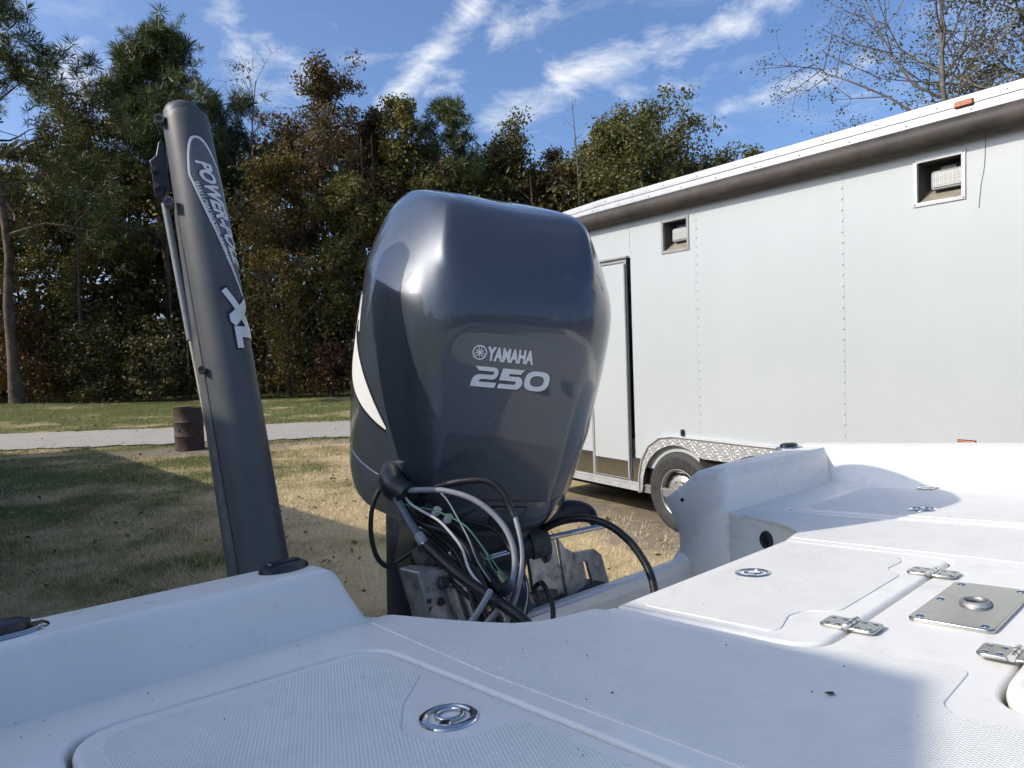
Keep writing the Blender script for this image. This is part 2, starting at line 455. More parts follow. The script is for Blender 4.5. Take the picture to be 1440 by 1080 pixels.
# ------------------------------------------------------------------ ground
def terrain_z(x, y):
    z = 0.0
    z += .42 * math.exp(-(((x + 21.5) / 5.5) ** 2 + ((y - 27.5) / 3.4) ** 2))         # low grassy mound beyond the road
    z += .05 * math.sin(x * .23 + 1.3) * math.sin(y * .31) * min(1, max(0, (y - 4) / 6)) * (0 if 14 < y < 21.5 else 1)
    return z
DIRT = [(-6.6, 14.7, 1.9, .75, .05), (-3.6, 15.4, 2.6, .35, .12), (1.25, 7.35, 2.4, .62, -.97)]     # worn bare places: by the drum, a track, beside the trailer
def ground_mat():
    m, n, l, p = new_mat('dry winter lawn')
    g = n.new('ShaderNodeNewGeometry')
    def noise(s, d=6, r=.6):
        t = n.new('ShaderNodeTexNoise'); t.inputs['Scale'].default_value = s; t.inputs['Detail'].default_value = d; t.inputs['Roughness'].default_value = r
        l.new(g.outputs['Position'], t.inputs['Vector']); return t.outputs['Fac']
    def ramp(fac, stops):
        r = n.new('ShaderNodeValToRGB'); e = r.color_ramp.elements
        while len(e) < len(stops): e.new(.5)
        for k, (pos, c) in enumerate(stops): e[k].position = pos; e[k].color = (*c, 1)
        l.new(fac, r.inputs['Fac']); return r.outputs['Color']
    def mth(op, a, b):
        t = n.new('ShaderNodeMath'); t.operation = op
        for k, v in enumerate((a, b)):
            if isinstance(v, (int, float)): t.inputs[k].default_value = v
            else: l.new(v, t.inputs[k])
        return t.outputs[0]
    sep = n.new('ShaderNodeSeparateXYZ'); l.new(g.outputs['Position'], sep.inputs[0])
    green = mth('ADD', mth('ADD', mth('MULTIPLY', mth('SUBTRACT', noise(.55, 5), .5), 1.7), .5), mth('MULTIPLY', noise(6, 6, .7), .35))
    # greener sward towards the workshop and beyond the road
    mr = n.new('ShaderNodeMapRange'); mr.inputs['From Min'].default_value = -1.5; mr.inputs['From Max'].default_value = -6.5; mr.inputs['To Min'].default_value = -.10; mr.inputs['To Max'].default_value = .27
    l.new(sep.outputs['X'], mr.inputs['Value'])
    m2 = n.new('ShaderNodeMapRange'); m2.inputs['From Min'].default_value = 21; m2.inputs['From Max'].default_value = 26; m2.inputs['To Max'].default_value = .1
    l.new(sep.outputs['Y'], m2.inputs['Value'])
    green = mth('ADD', mth('ADD', green, mr.outputs[0]), m2.outputs[0])
    col = ramp(green, [(.55, (.58, .46, .27)), (.74, (.38, .31, .15)), (.92, (.13, .14, .044))])
    soil = ramp(mth('ADD', mth('MULTIPLY', noise(2.2, 7, .7), 1.), 0.), [(.56, (0, 0, 0)), (.70, (1, 1, 1))])
    mx = n.new('ShaderNodeMix'); mx.data_type = 'RGBA'; l.new(mth('MULTIPLY', soil, .55), mx.inputs['Factor']); l.new(col, mx.inputs['A']); mx.inputs['B'].default_value = (.20, .155, .11, 1)
    bare = None
    for (cx, cy, rx, ry, rot) in DIRT:
        mp = n.new('ShaderNodeMapping'); mp.vector_type = 'TEXTURE'; mp.inputs['Location'].default_value = (cx, cy, 0); mp.inputs['Rotation'].default_value = (0, 0, rot); mp.inputs['Scale'].default_value = (rx, ry, 10)
        l.new(g.outputs['Position'], mp.inputs['Vector'])
        ln = n.new('ShaderNodeVectorMath'); ln.operation = 'LENGTH'; l.new(mp.outputs[0], ln.inputs[0])
        q = n.new('ShaderNodeMapRange'); q.inputs['From Min'].default_value = 1.25; q.inputs['From Max'].default_value = .75
        l.new(mth('ADD', ln.outputs['Value'], mth('MULTIPLY', mth('SUBTRACT', noise(1.6, 8, .75), .5), 2.2)), q.inputs['Value'])
        bare = q.outputs[0] if bare is None else mth('MAXIMUM', bare, q.outputs[0])
    sand = ramp(noise(9, 8, .8), [(.35, (.19, .155, .115)), (.65, (.36, .31, .245))])
    mb = n.new('ShaderNodeMix'); mb.data_type = 'RGBA'; l.new(mth('MULTIPLY', bare, .9), mb.inputs['Factor']); l.new(mx.outputs['Result'], mb.inputs['A']); l.new(sand, mb.inputs['B']); mx = mb
    fine = ramp(noise(55, 4, .7), [(.3, (.62, .6, .58)), (.7, (1.12, 1.12, 1.12))])
    m3 = n.new('ShaderNodeMix'); m3.data_type = 'RGBA'; m3.blend_type = 'MULTIPLY'; m3.inputs['Factor'].default_value = 1
    l.new(mx.outputs['Result'], m3.inputs['A']); l.new(fine, m3.inputs['B'])
    l.new(m3.outputs['Result'], p.inputs['Base Color'])
    p.inputs['Roughness'].default_value = .9; p.inputs['Specular IOR Level'].default_value = .15
    b = n.new('ShaderNodeBump'); b.inputs['Strength'].default_value = .8; b.inputs['Distance'].default_value = .03
    l.new(noise(30, 6, .75), b.inputs['Height']); l.new(b.outputs[0], p.inputs['Normal'])
    return m
M['ground'] = ground_mat()
def gravel_mat(name, c0, c1, dirt):
    m, n, l, p = new_mat(name)
    g = n.new('ShaderNodeNewGeometry')
    v = n.new('ShaderNodeTexVoronoi'); v.inputs['Scale'].default_value = 55; l.new(g.outputs['Position'], v.inputs['Vector'])
    t = n.new('ShaderNodeTexNoise'); t.inputs['Scale'].default_value = 1.1; t.inputs['Detail'].default_value = 8; t.inputs['Roughness'].default_value = .7; l.new(g.outputs['Position'], t.inputs['Vector'])
    r = n.new('ShaderNodeValToRGB'); r.color_ramp.elements[0].color = (*c0, 1); r.color_ramp.elements[1].color = (*c1, 1); l.new(v.outputs['Color'], r.inputs['Fac'])
    r2 = n.new('ShaderNodeValToRGB'); r2.color_ramp.elements[0].position = .45; r2.color_ramp.elements[1].position = .7; l.new(t.outputs['Fac'], r2.inputs['Fac'])
    mx = n.new('ShaderNodeMix'); mx.data_type = 'RGBA'; l.new(r2.outputs['Color'], mx.inputs['Factor']); l.new(r.outputs['Color'], mx.inputs['A']); mx.inputs['B'].default_value = (*dirt, 1)
    l.new(mx.outputs['Result'], p.inputs['Base Color']); p.inputs['Roughness'].default_value = .95; p.inputs['Specular IOR Level'].default_value = .1
    b = n.new('ShaderNodeBump'); b.inputs['Strength'].default_value = .7; b.inputs['Distance'].default_value = .02; l.new(v.outputs['Distance'], b.inputs['Height']); l.new(b.outputs[0], p.inputs['Normal'])
    return m
M['gravel'] = gravel_mat('grey road gravel', (.33, .305, .27), (.52, .485, .43), (.40, .345, .28))
M['dirt'] = gravel_mat('sandy dirt', (.20, .17, .135), (.32, .28, .23), (.25, .20, .14))

def sheet(name, xs, ys, zf, mat):
    bm = bmesh.new(); vs = [[bm.verts.new((x, y, zf(x, y))) for x in xs] for y in ys]
    for j in range(len(ys) - 1):
        for i in range(len(xs) - 1): bm.faces.new((vs[j][i], vs[j][i + 1], vs[j + 1][i + 1], vs[j + 1][i]))
    o = bm_obj(name, bm, mat, None, 180); return o
def spaced(lo, hi, near_lo, near_hi, step, far):
    a = list(np.arange(near_lo, near_hi + .01, step)); d = step
    while a[-1] < hi: d *= 1.35; a.append(min(hi, a[-1] + d))
    d = step; b = []
    x = near_lo
    while x > lo: d *= 1.35; x = max(lo, x - d); b.append(x)
    return b[::-1] + a
g_o = sheet('ground', spaced(-600, 600, -30, 14, 1., 0), spaced(-400, 900, -8, 36, 1., 0), terrain_z, M['ground'])
tag(g_o, 'dry straw and green lawn around the boat', 'lawn', kind='structure')
# the gravel road crossing behind the barrel: wavy edges, a sheet 6 mm above the lawn
def strip(name, centre, half, mat, z, seed, label):
    rnd = random.Random(seed); bm = bmesh.new(); prev = None
    for (x, y, w) in centre:
        a = bm.verts.new((x, y - w * half + rnd.uniform(-.16, .16), terrain_z(x, y - w) + z - .004)); b = bm.verts.new((x, y, terrain_z(x, y) + z + .01)); c = bm.verts.new((x, y + w * half + rnd.uniform(-.12, .12), terrain_z(x, y + w) + z - .004))
        if prev:
            bm.faces.new((prev[0], a, b, prev[1])); bm.faces.new((prev[1], b, c, prev[2]))
        prev = (a, b, c)
    o = bm_obj(name, bm, mat, None, 180); return tag(o, label, 'road' if name == 'gravel_road' else 'dirt', kind='structure')
strip('gravel_road', [(x, 18.05 + .0 * x + .3 * math.sin(x * .12), 1.0) for x in np.arange(-60, 40, .22)], 1.85, M['gravel'], .03, 3, 'pale gravel road running behind the barrel')
# ------------------------------------------------------------------ boat
BO = Vector((.14085, 1.02929, 1.53)); BL = Vector((.72987, .68288, -.03096)); BB = Vector((.68308, -.72685, .07128)); BN = Vector((-.02617, .07317, .99698))
BM_ = Matrix(((BL.x, -BB.x, BN.x, BO.x), (BL.y, -BB.y, BN.y, BO.y), (BL.z, -BB.z, BN.z, BO.z), (0, 0, 0, 1)))
def bw(l, b, h): return BO + BL * l + BB * b + BN * h
CL = .272                                     # the boat's centre line
boat = empty('bay_boat', BM_)
tag(boat, 'white fibreglass boat deck with hatches filling the foreground', 'boat')
def fl(pts): return [(p[0], -p[1]) for p in pts]

well_l = [(-.253, -.300), (-.236, -.262), (-.222, -.228), (-.208, -.19), (-.194, -.155), (-.178, -.115), (-.160, -.080), (-.142, -.055), (-.118, -.036), (-.077, -.023), (-.026, -.012), (.003, -.006)]
well_r = [(2 * CL - l, b) for l, b in well_l][::-1]
LID_A = [(.003, -.006), (.003, .306), (.535, .306), (.541, -.006)]
def lidA_path():
    r = round_poly([(.003, -.006), (.003, .300), (.537, .300), (.541, -.006)], [0, .05, .045, 0])
    return [(p.x, p.y) for p in r]
outer = [(-.93, 1.75), (-.93, -.30)] + well_l[:-1] + lidA_path() + well_r[1:] + [(1.47, -.30), (1.47, 1.75)]
lidL = [(-.318, .46), (-.312, -.158), (-.675, -.188), (-.695, .46)]
lidC = [(.865, -.165), (1.335, -.165), (1.352, .50), (.868, .50)]
lidD = [(-.045, .478), (.60, .478), (.60, 1.05), (-.045, 1.05)]
def grow(poly, d):
    cx = sum(p[0] for p in poly) / len(poly); cy = sum(p[1] for p in poly) / len(poly)
    return [(p[0] + d * (1 if p[0] > cx else -1), p[1] + d * (1 if p[1] > cy else -1)) for p in poly]
def lid_shape(poly, r, d=0.):
    return [(p.x, -p.y) for p in round_poly(grow(poly, d), r)]
holes = [lid_shape(lidL, [.05, .055, .07, .05]), lid_shape(lidC, .05), lid_shape(lidD, [.06, .06, .06, .06])]
deck = link('deck', flat_mesh('deck', [fl(outer)] + holes, .030, .005, 0.), M['gel'], boat, 35)
# gutter under the hatch gaps
box_obj('gutter', (-.9, -1.7, -.045), (1.45, -.335, -.034), M['gelside'], boat)
box_obj('gutter', (-.9, -.334, -.045), (-.15, .25, -.034), M['gelside'], boat)
box_obj('gutter', (.01, -.334, -.045), (.53, -.02, -.034), M['gelside'], boat)
box_obj('gutter', (.80, -.334, -.045), (1.45, .25, -.034), M['gelside'], boat)

def lid(poly, r, gap, bev, top, extra=None):
    return link('hatch_lid', flat_mesh('hatch_lid', [lid_shape(poly, r, -gap)], .030, bev, top), M['gel'], boat, 40)
lid_l = lid(lidL, [.045, .05, .065, .045], .0055, .006, .001)
lid_l['label'] = 'large white hatch lid beside the left coaming'
lid_c = lid(lidC, .045, .0025, .005, .001)
lid_d = lid(lidD, .055, .005, .012, .012)
pa = round_poly([(.007, -.004), (.007, .296), (.533, .296), (.537, -.004)], [.004, .047, .042, .004])
lid_a = link('hatch_lid', flat_mesh('hatch_lid', [[(p.x, -p.y) for p in pa]], .030, .006, .0015), M['gel'], boat, 40)

def nonskid(pts, rad, parent, top):
    me = flat_mesh('nonskid_panel', [[(p.x, -p.y) for p in round_poly(pts, rad)]], .006, .0012, top + .0014)
    return link('nonskid_panel', me, M['nonskid'], parent, 30)
# between the big lid and the motor well
nonskid([(-.262, -.262), (-.225, -.262), (-.195, -.185), (-.165, -.115), (-.14, -.07), (-.1, -.04), (-.02, -.022), (-.016, .30), (.02, .325), (.045, .425), (.035, .445), (-.065, .447), (-.09, .47), (-.075, .52), (-.075, 1.2), (-.29, 1.2), (-.285, .05)],
        [.02, .02, .05, .05, .05, .05, .012, .03, .03, .02, .03, .03, .03, .02, .02, .02, .03], deck, 0.)
nonskid([(.575, -.012), (.62, -.012), (.68, -.06), (.72, -.12), (.77, -.235), (.84, -.235), (.835, .60), (.63, .60), (.56, .44), (.565, .32)], .025, deck, 0.)
nonskid([(.03, .022), (.03, .225), (.047, .232), (.101, .216), (.13, .222), (.155, .262), (.385, .262), (.41, .232), (.47, .236), (.508, .218), (.512, .022)], [.02, .03, .02, .03, .03, .03, .03, .03, .03, .02, .02], lid_a, .0015)
nonskid([(-.345, -.135), (-.338, -.02), (-.36, .0), (-.40, .035), (-.437, .085), (-.43, .12), (-.40, .145), (-.36, .15), (-.343, .16), (-.345, .42), (-.665, .42), (-.648, -.155)], [.03, .01, .02, .04, .04, .04, .03, .02, .01, .03, .04, .05], lid_l, .001)
nonskid([(.905, -.13), (1.30, -.13), (1.315, .47), (.905, .47)], .04, lid_c, .001)

# coamings on either side of the motor well
def coaming(name, stations, mat):
    bm = bmesh.new(); rings = []
    for st in stations: rings.append([bm.verts.new((l, -b, h)) for (l, b, h) in st])
    for a, b in zip(rings, rings[1:]):
        for k in range(len(a) - 1): bm.faces.new((a[k], a[k + 1], b[k + 1], b[k]))
    bm.faces.new(rings[0]); bm.faces.new(rings[-1][::-1])
    return bm_obj(name, bm, mat, boat, 60)
def prof(l_top, l_bot, hb=.082, lean=0.):
    pts = [(-.262, -.55), (-.262, -.02), (-.266, .0), (-.270, .008), (-.2715, .012), (-.2835, .062), (-.2848, .067), (-.2872, .0735), (-.2915, .079), (-.298, hb), (-.304, hb), (-.34, hb + .001), (-.378, hb), (-.385, hb - .0005), (-.396, .078), (-.403, .070), (-.407, .05), (-.41, -.10), (-.415, -.55)]
    out = []
    for b, h in pts:
        t = min(1, max(0, h / .082)); out.append((l_bot + (l_top - l_bot) * t, b + lean * t, h))
    return out
def shrink(st, l, f, dh):
    """end ring pulled inwards to round the end of a coaming"""
    cb = -.335
    return [(l, cb + (b - cb) * (f if h > -.05 else 1), h - (dh if h > .03 else 0)) for (_, b, h) in st]
def end_rings(sgn, lt, lb):
    rs = []
    for (o, f, dh) in ((0, 1, 0), (.012, .985, .0015), (.022, .95, .006), (.028, .88, .014)):
        st = prof(lt + sgn * o, lb + sgn * o)
        cb = -.335
        rs.append([(l, cb + (b - cb) * (f if h > .0 else 1), h - (dh if h > .03 else 0)) for (l, b, h) in st])
    return rs
lc = coaming('coaming', [prof(-1.1, -1.1), prof(-.6, -.6)] + end_rings(1, -.315, -.285), M['gelside'])
lc['label'] = 'low white coaming left of the motor'
# the other one ends in an upswept ear
def ear(l, k):
    base = prof(l, l, .092)
    out = []
    for (ll, b, h) in base:
        h2 = h * 1.12 if h > 0 else h
        out.append([ll, b, h2])
    n = len(out)
    tgt = {12: (-.366, .097), 13: (-.374, .095), 14: (-.396, .080), 15: (-.425, .055), 16: (-.458, .026), 17: (-.408, -.06), 18: (-.425, -.55)}
    for i, (b, h) in tgt.items():
        out[i][1] += (b - out[i][1]) * k; out[i][2] += (h - out[i][2]) * k
    return [tuple(p) for p in out]
def ear_end(o, f, dh, tw=0.):
    st = ear(.83 - o, 1.)
    cb = -.35
    return [(l + (.03 if h > .03 else 0) + (.0 if h > -.05 else -.012), cb + (b - cb) * (f if h > -.08 else 1), h - (dh if h > .04 else 0)) for (l, b, h) in st]
rc = coaming('coaming', [ear_end(.058, .86, .016), ear_end(.052, .94, .007), ear_end(.042, .985, .002), ear_end(.03, 1, 0), ear(.92, .5), ear(1.10, .1), ear(1.30, 0), ear(1.60, 0)][::-1], M['gelside'])
rc['label'] = 'white coaming with an upswept end right of the motor'
lathe_obj('bolt_hole', [(0, .0035), (.0045, .0035), (.0045, 0)], M['decalblack'], rc, 14, Matrix.Translation((.7905, .405, .022)) @ Matrix.Rotation(R(-90), 4, 'Y'))
# side decks
def gunwale(name, sgn, label):
    p0 = [(-.028, -.02), (-.022, 0), (-.014, .02), (-.004, .075), (.002, .095), (.012, .104), (.028, .107), (.12, .109), (.145, .104), (.158, .09), (.163, .06), (.165, -.12)]
    bm = bmesh.new(); rings = []
    for b in (-.40, 0., .6, 1.2, 2.0, 3.0):
        k = max(0, (b - 1.5) / 1.5) * .12
        rings.append([bm.verts.new((CL + sgn * (1.148 + x - k), -b, h)) for x, h in p0])
    for a, b in zip(rings, rings[1:]):
        for k in range(len(p0) - 1): bm.faces.new((a[k], a[k + 1], b[k + 1], b[k]))
    o = bm_obj(name, bm, M['gelside'], boat, 60); o['label'] = label; return o
gunwale('gunwale', 1, 'sunlit white side deck beyond the hatches'); gunwale('gunwale', -1, 'white side deck by the left coaming')
# splash well: walls and floor
bm = bmesh.new()
wpath = [(-.262, -.41)] + well_l + [(.27, -.006)] + well_r + [(.806, -.41)]
top = [bm.verts.new((l, -b, -.006)) for l, b in wpath]
mid = [bm.verts.new((l + (.004 if l < CL else -.004), -(b - .004), -.10)) for l, b in wpath]
bot = [bm.verts.new((l + (.02 if l < CL else -.02), -(b - .03 if abs(l - CL) < .36 else b), -.20)) for l, b in wpath]
for A, Bq in ((top, mid), (mid, bot)):
    for k in range(len(A) - 1): bm.faces.new((A[k], A[k + 1], Bq[k + 1], Bq[k]))
bm_obj('well_wall', bm, M['gelside'], boat, 60)
box_obj('well_floor', (-.27, .0, -.215), (.82, .40, -.2), M['gelside'], boat)
# transom with its lowered middle, rolled white cap
TY = .415
bm = bmesh.new()
tr = [(-1.02, -.2), (-1.02, .0), (-.285, .0), (-.255, -.13), (.80, -.13), (.83, .0), (1.57, .0), (1.57, -.2), (1.40, -.75), (CL, -1.02), (-.86, -.75)]
fr_ = [bm.verts.new((l, TY - .04, h)) for l, h in tr]; bk_ = [bm.verts.new((l, TY + .005, h)) for l, h in tr]
bm.faces.new(fr_[::-1]); bm.faces.new(bk_)
for k in range(len(tr)): bm.faces.new((fr_[k], fr_[(k + 1) % len(tr)], bk_[(k + 1) % len(tr)], bk_[k]))
bm_obj('transom', bm, M['gelside'], boat, 30)
tube_obj('transom_cap', [(-.24, TY - .018, -.150), (.27, TY - .018, -.150), (.66, TY - .018, -.150), (.74, TY - .016, -.146), (.792, TY - .012, -.120)], .024, M['gel'], boat, 14)
tube_obj('well_strip', [(.10, .345, -.196), (.53, .345, -.196)], .012, M['grime'], boat, 10, n=0)
lathe_obj('drain_cover', [(0, .012), (.014, .012), (.018, .008), (.019, 0)], M['steel'], boat, 20, Matrix.Translation((.55, .345, -.198)))
# hull shell below the decks
bm = bmesh.new(); rings = []
for (b, k, rise) in ((-.41, 1, 0), (1.2, 1.0, .0), (2.6, .93, .06), (3.8, .72, .22), (4.7, .38, .42), (5.3, .03, .55)):
    pts = [(1.308 * k, -.02 + rise * .15), (1.300 * k, -.10 + rise * .15), (1.28 * k, -.24 + rise * .3), (1.13 * k, -.74 + rise * .9), (.6 * k, -.9 + rise), (0, -1.03 + rise)]
    full = [(CL + x, h) for x, h in pts] + [(CL - x, h) for x, h in pts[-2::-1]]
    rings.append([bm.verts.new((l, -b, h)) for l, h in full])
for a, b in zip(rings, rings[1:]):
    for k in range(len(a) - 1): bm.faces.new((a[k], a[k + 1], b[k + 1], b[k]))
bm_obj('hull', bm, M['gelside'], boat, 40)
bm = bmesh.new()
fd = [(-.9, 1.74), (1.44, 1.74), (1.36, 3.0), (1.05, 4.0), (.60, 4.8), (CL, 5.2), (-.06, 4.8), (-.5, 4.0), (-.82, 3.0)]
v0 = [bm.verts.new((l, -b, -.26)) for l, b in fd]; bm.faces.new(v0)
v1 = [bm.verts.new((l, -b, .0)) for l, b in fd]
for k in range(len(fd)):
    k2 = (k + 1) % len(fd); bm.faces.new((v0[k], v0[k2], v1[k2], v1[k]))
bm_obj('cockpit_sole', bm, M['gelside'], boat, 30)
tube_obj('rub_rail', [(CL + 1.31, .41, -.06), (CL + 1.31, -1.2, -.06), (CL + 1.22, -2.6, -.05), (CL + .95, -3.8, -.02), (CL + .5, -4.7, .02), (CL + .04, -5.3, .05)], .02, M['rubber'], boat, 8)
tube_obj('rub_rail', [(CL - 1.31, .41, -.06), (CL - 1.31, -1.2, -.06), (CL - 1.22, -2.6, -.05), (CL - .95, -3.8, -.02), (CL - .5, -4.7, .02), (CL - .04, -5.3, .05)], .02, M['rubber'], boat, 8)

# flush pull latches
def latch(l, b, rot, z=.0025):
    t = Matrix.Translation((l, -b, z)) @ Matrix.Rotation(rot, 4, 'Z')
    base = lathe_obj('latch', [(.0, -.010), (.0185, -.010), (.0205, -.004), (.0215, .0006), (.0235, .0022), (.0270, .0018), (.0295, .0006), (.0302, -.001)], M['chrome'], boat, 40, t)
    bm = bmesh.new()
    rr = [Vector((.0035 + .0135 * math.cos(a), .0135 * math.sin(a), .0006)) for a in np.linspace(0, 2 * math.pi, 25)]
    tube(bm, rr, .0024, 8, False)
    bmesh.ops.transform(bm, matrix=t, verts=bm.verts); bm_obj('pull_ring', bm, M['chrome'], base, 60)
    bm = bmesh.new(); box(bm, (-.0235, -.006, -.004), (-.0095, .006, .0022)); bmesh.ops.transform(bm, matrix=t, verts=bm.verts)
    bm_obj('pull_tab', bm, M['chrome'], base, 40, .002)
    return base
latch(-.386, .095, R(40)); latch(.275, .071, R(20)); latch(.989, .111, R(200))
# hinges
def hinge(l, b, z=.004, half=.031, rot=0):
    t = Matrix.Translation((l, -b, z)) @ Matrix.Rotation(rot, 4, 'Z')
    root = None
    for s in (-1, 1):
        me = flat_mesh('hinge_leaf', [[(p.x, p.y) for p in round_poly([(-.020, s * .003), (.020, s * .003), (.020, s * .034), (-.020, s * .034)], [.002, .002, .008, .008])]], .004, .0012, .002)
        me.transform(t); o = link('hinge', me, M['steel'], boat if root is None else root, 40)
        if root is None: root = o
        else: o.name = 'hinge_leaf'
        for (x, y) in ((-.011, .012), (.011, .012), (-.011, .026), (.011, .026)):
            lathe_obj('screw', [(0, .0030), (.0022, .0030), (.0038, .0022), (.0040, .0012)], M['chrome'], root, 12, t @ Matrix.Translation((x, s * y, 0)))
    for (x0, x1) in ((-.019, -.008), (-.006, .006), (.008, .019)):
        bm = bmesh.new(); tube(bm, [(x0, 0, .002), (x1, 0, .002)], .0042, 10); bmesh.ops.transform(bm, matrix=t, verts=bm.verts); bm_obj('knuckle', bm, M['chrome'], root, 50)
    return root
hinge(.104, .297); hinge(.417, .299); hinge(.092, .474, .008); hinge(1.33, .02, .004, rot=R(90)); hinge(.46, .478, .008)
# seat pedestal plate
pl = [(.170, .340), (.378, .340), (.378, .436), (.170, .436)]
plate = link('pedestal_plate', flat_mesh('pedestal_plate', [[(p.x, -p.y) for p in round_poly(pl, .010)]], .006, .0018, .0055), M['steel'], boat, 40)
plate['label'] = 'stainless pedestal plate with a round socket'
for (x, y) in ((.184, .352), (.364, .352), (.364, .424), (.184, .424), (.274, .350)):
    lathe_obj('screw', [(0, .0072), (.003, .0072), (.0052, .0062), (.0056, .0048)], M['chrome'], plate, 14, Matrix.Translation((x, -y, 0)))
lathe_obj('socket', [(.0125, -.004), (.0125, .0085), (.0140, .0105), (.0165, .0105), (.0190, .0085), (.0200, .005)], M['alu'], plate, 32, Matrix.Translation((.274, -.392, 0)))
lathe_obj('socket_hole', [(0, .0064), (.0126, .0064), (.0126, .004)], M['decalblack'], plate, 24, Matrix.Translation((.274, -.392, 0)))
lathe_obj('drain_plug', [(0, .006), (.008, .006), (.010, .010), (.0185, .009), (.022, .004), (.0225, 0)], M['rubber'], boat, 28, Matrix.Translation((.7335, .142, -.048)) @ Matrix.Rotation(R(-90), 4, 'Y') @ Matrix.Rotation(R(-25), 4, 'X'))
# pop-up cleats on the coamings and one light fitting
def cleat(l, b, h, rot, chrome=True):
    t = Matrix.Translation((l, -b, h)) @ Matrix.Rotation(rot, 4, 'Z') @ Matrix.Scale(1.5, 4, (1, 0, 0))
    if chrome:
        root = lathe_obj('cleat', [(0, .002), (.026, .002), (.033, .004), (.036, .002), (.037, 0)], M['chrome'], boat, 32, t)
        lathe_obj('cleat_cap', [(0, .014), (.018, .0135), (.024, .010), (.025, .003)], M['black'], root, 28, t)
    else:
        root = lathe_obj('cleat', [(0, .0105), (.020, .0095), (.0255, .006), (.0265, 0)], M['black'], boat, 32, t)
        bm = bmesh.new(); box(bm, (-.017, -.008, .008), (.017, .008, .0135)); bmesh.ops.transform(bm, matrix=t, verts=bm.verts); bm_obj('cleat_cap', bm, M['black'], root, 40, .003)
    return root
cleat(-.345, -.352, .083, R(8), False); cleat(-.702, -.345, .083, 0); cleat(1.40, -.40, .105, 0)
# bits of grit and leaf on the deck
bm = bmesh.new(); rnd = random.Random(5)
for (l, b, s) in [(-.243, .19, .0018), (-.11, .36, .0055), (-.18, .10, .0014), (-.05, .21, .0013), (-.21, .02, .0012)] + [(rnd.uniform(-.28, -.02), rnd.uniform(-.1, .5), rnd.uniform(.0006, .0014)) for _ in range(5)] + [(rnd.uniform(-.65, -.35), rnd.uniform(-.16, .3), rnd.uniform(.0006, .0014)) for _ in range(10)] + [(rnd.uniform(-.7, -.3), rnd.uniform(-.262, -.19), rnd.uniform(.0006, .0013)) for _ in range(8)] + [(rnd.uniform(.03, .5), rnd.uniform(.0, .3), rnd.uniform(.0004, .0009)) for _ in range(12)] + [(rnd.uniform(.56, .84), rnd.uniform(.0, .5), rnd.uniform(.0004, .0009)) for _ in range(8)]:
    vs = [bm.verts.new((l + s * rnd.uniform(.5, 1.2) * math.cos(a), -b + s * rnd.uniform(.5, 1.2) * math.sin(a), .0032 + rnd.uniform(0, .0012))) for a in np.linspace(0, 5.3, 6)]
    c = bm.verts.new((l, -b, .0055))
    for k in range(6): bm.faces.new((vs[k], vs[(k + 1) % 6], c))
grit = bm_obj('debris', bm, M['grime'], boat, 20); grit['kind'] = 'stuff'; grit['label'] = 'dark grit and leaf crumbs scattered on the deck'

# ------------------------------------------------------------------ outboard motor
M_TAU, M_YAW, M_ORG = 18.0, 18.0, Vector((-.042, 1.360, 1.627))
mz = (BN + BB * math.tan(R(M_TAU))).normalized()
mf = Vector((math.sin(R(M_YAW)), -math.cos(R(M_YAW)), 0)); mf = (mf - mz * mf.dot(mz)).normalized()
my = -mf; mx_ = my.cross(mz)
MM = Matrix(((mx_.x, my.x, mz.x, M_ORG.x), (mx_.y, my.y, mz.y, M_ORG.y), (mx_.z, my.z, mz.z, M_ORG.z), (0, 0, 0, 1)))
MI = MM.inverted()
motor = empty('outboard_motor', MM)
tag(motor, 'dark blue grey outboard motor with YAMAHA 250 lettering', 'outboard motor')
RINGS = [
    [(0, 0, 0), (.116, .002, 0), (.174, .048, 0), (.266, .22, 0), (.242, .45, 0), (.186, .62, 0), (0, .68, 0)],
    [(0, -.006, .11), (.124, -.004, .11), (.190, .042, .11), (.284, .22, .12), (.246, .46, .12), (.184, .65, .12), (0, .70, .12)],
    [(0, -.010, .24), (.131, -.008, .24), (.199, .036, .245), (.286, .22, .27), (.240, .47, .28), (.165, .66, .28), (0, .71, .28)],
    [(0, -.006, .345), (.137, -.001, .347), (.205, .042, .360), (.282, .22, .392), (.230, .47, .414), (.15, .66, .41), (0, .70, .41)],
    [(0, .020, .418), (.143, .027, .418), (.197, .090, .428), (.259, .25, .462), (.216, .47, .478), (.145, .65, .472), (0, .68, .472)],
    [(0, .070, .490), (.146, .077, .493), (.181, .140, .503), (.222, .30, .520), (.198, .47, .530), (.13, .62, .524), (0, .65, .524)],
    [(0, .128, .541), (.138, .134, .547), (.162, .186, .553), (.180, .32, .561), (.165, .46, .566), (.10, .57, .560), (0, .59, .560)],
    [(0, .20, .556), (.092, .206, .563), (.108, .244, .567), (.115, .33, .571), (.105, .42, .574), (.065, .48, .572), (0, .49, .571)],
]
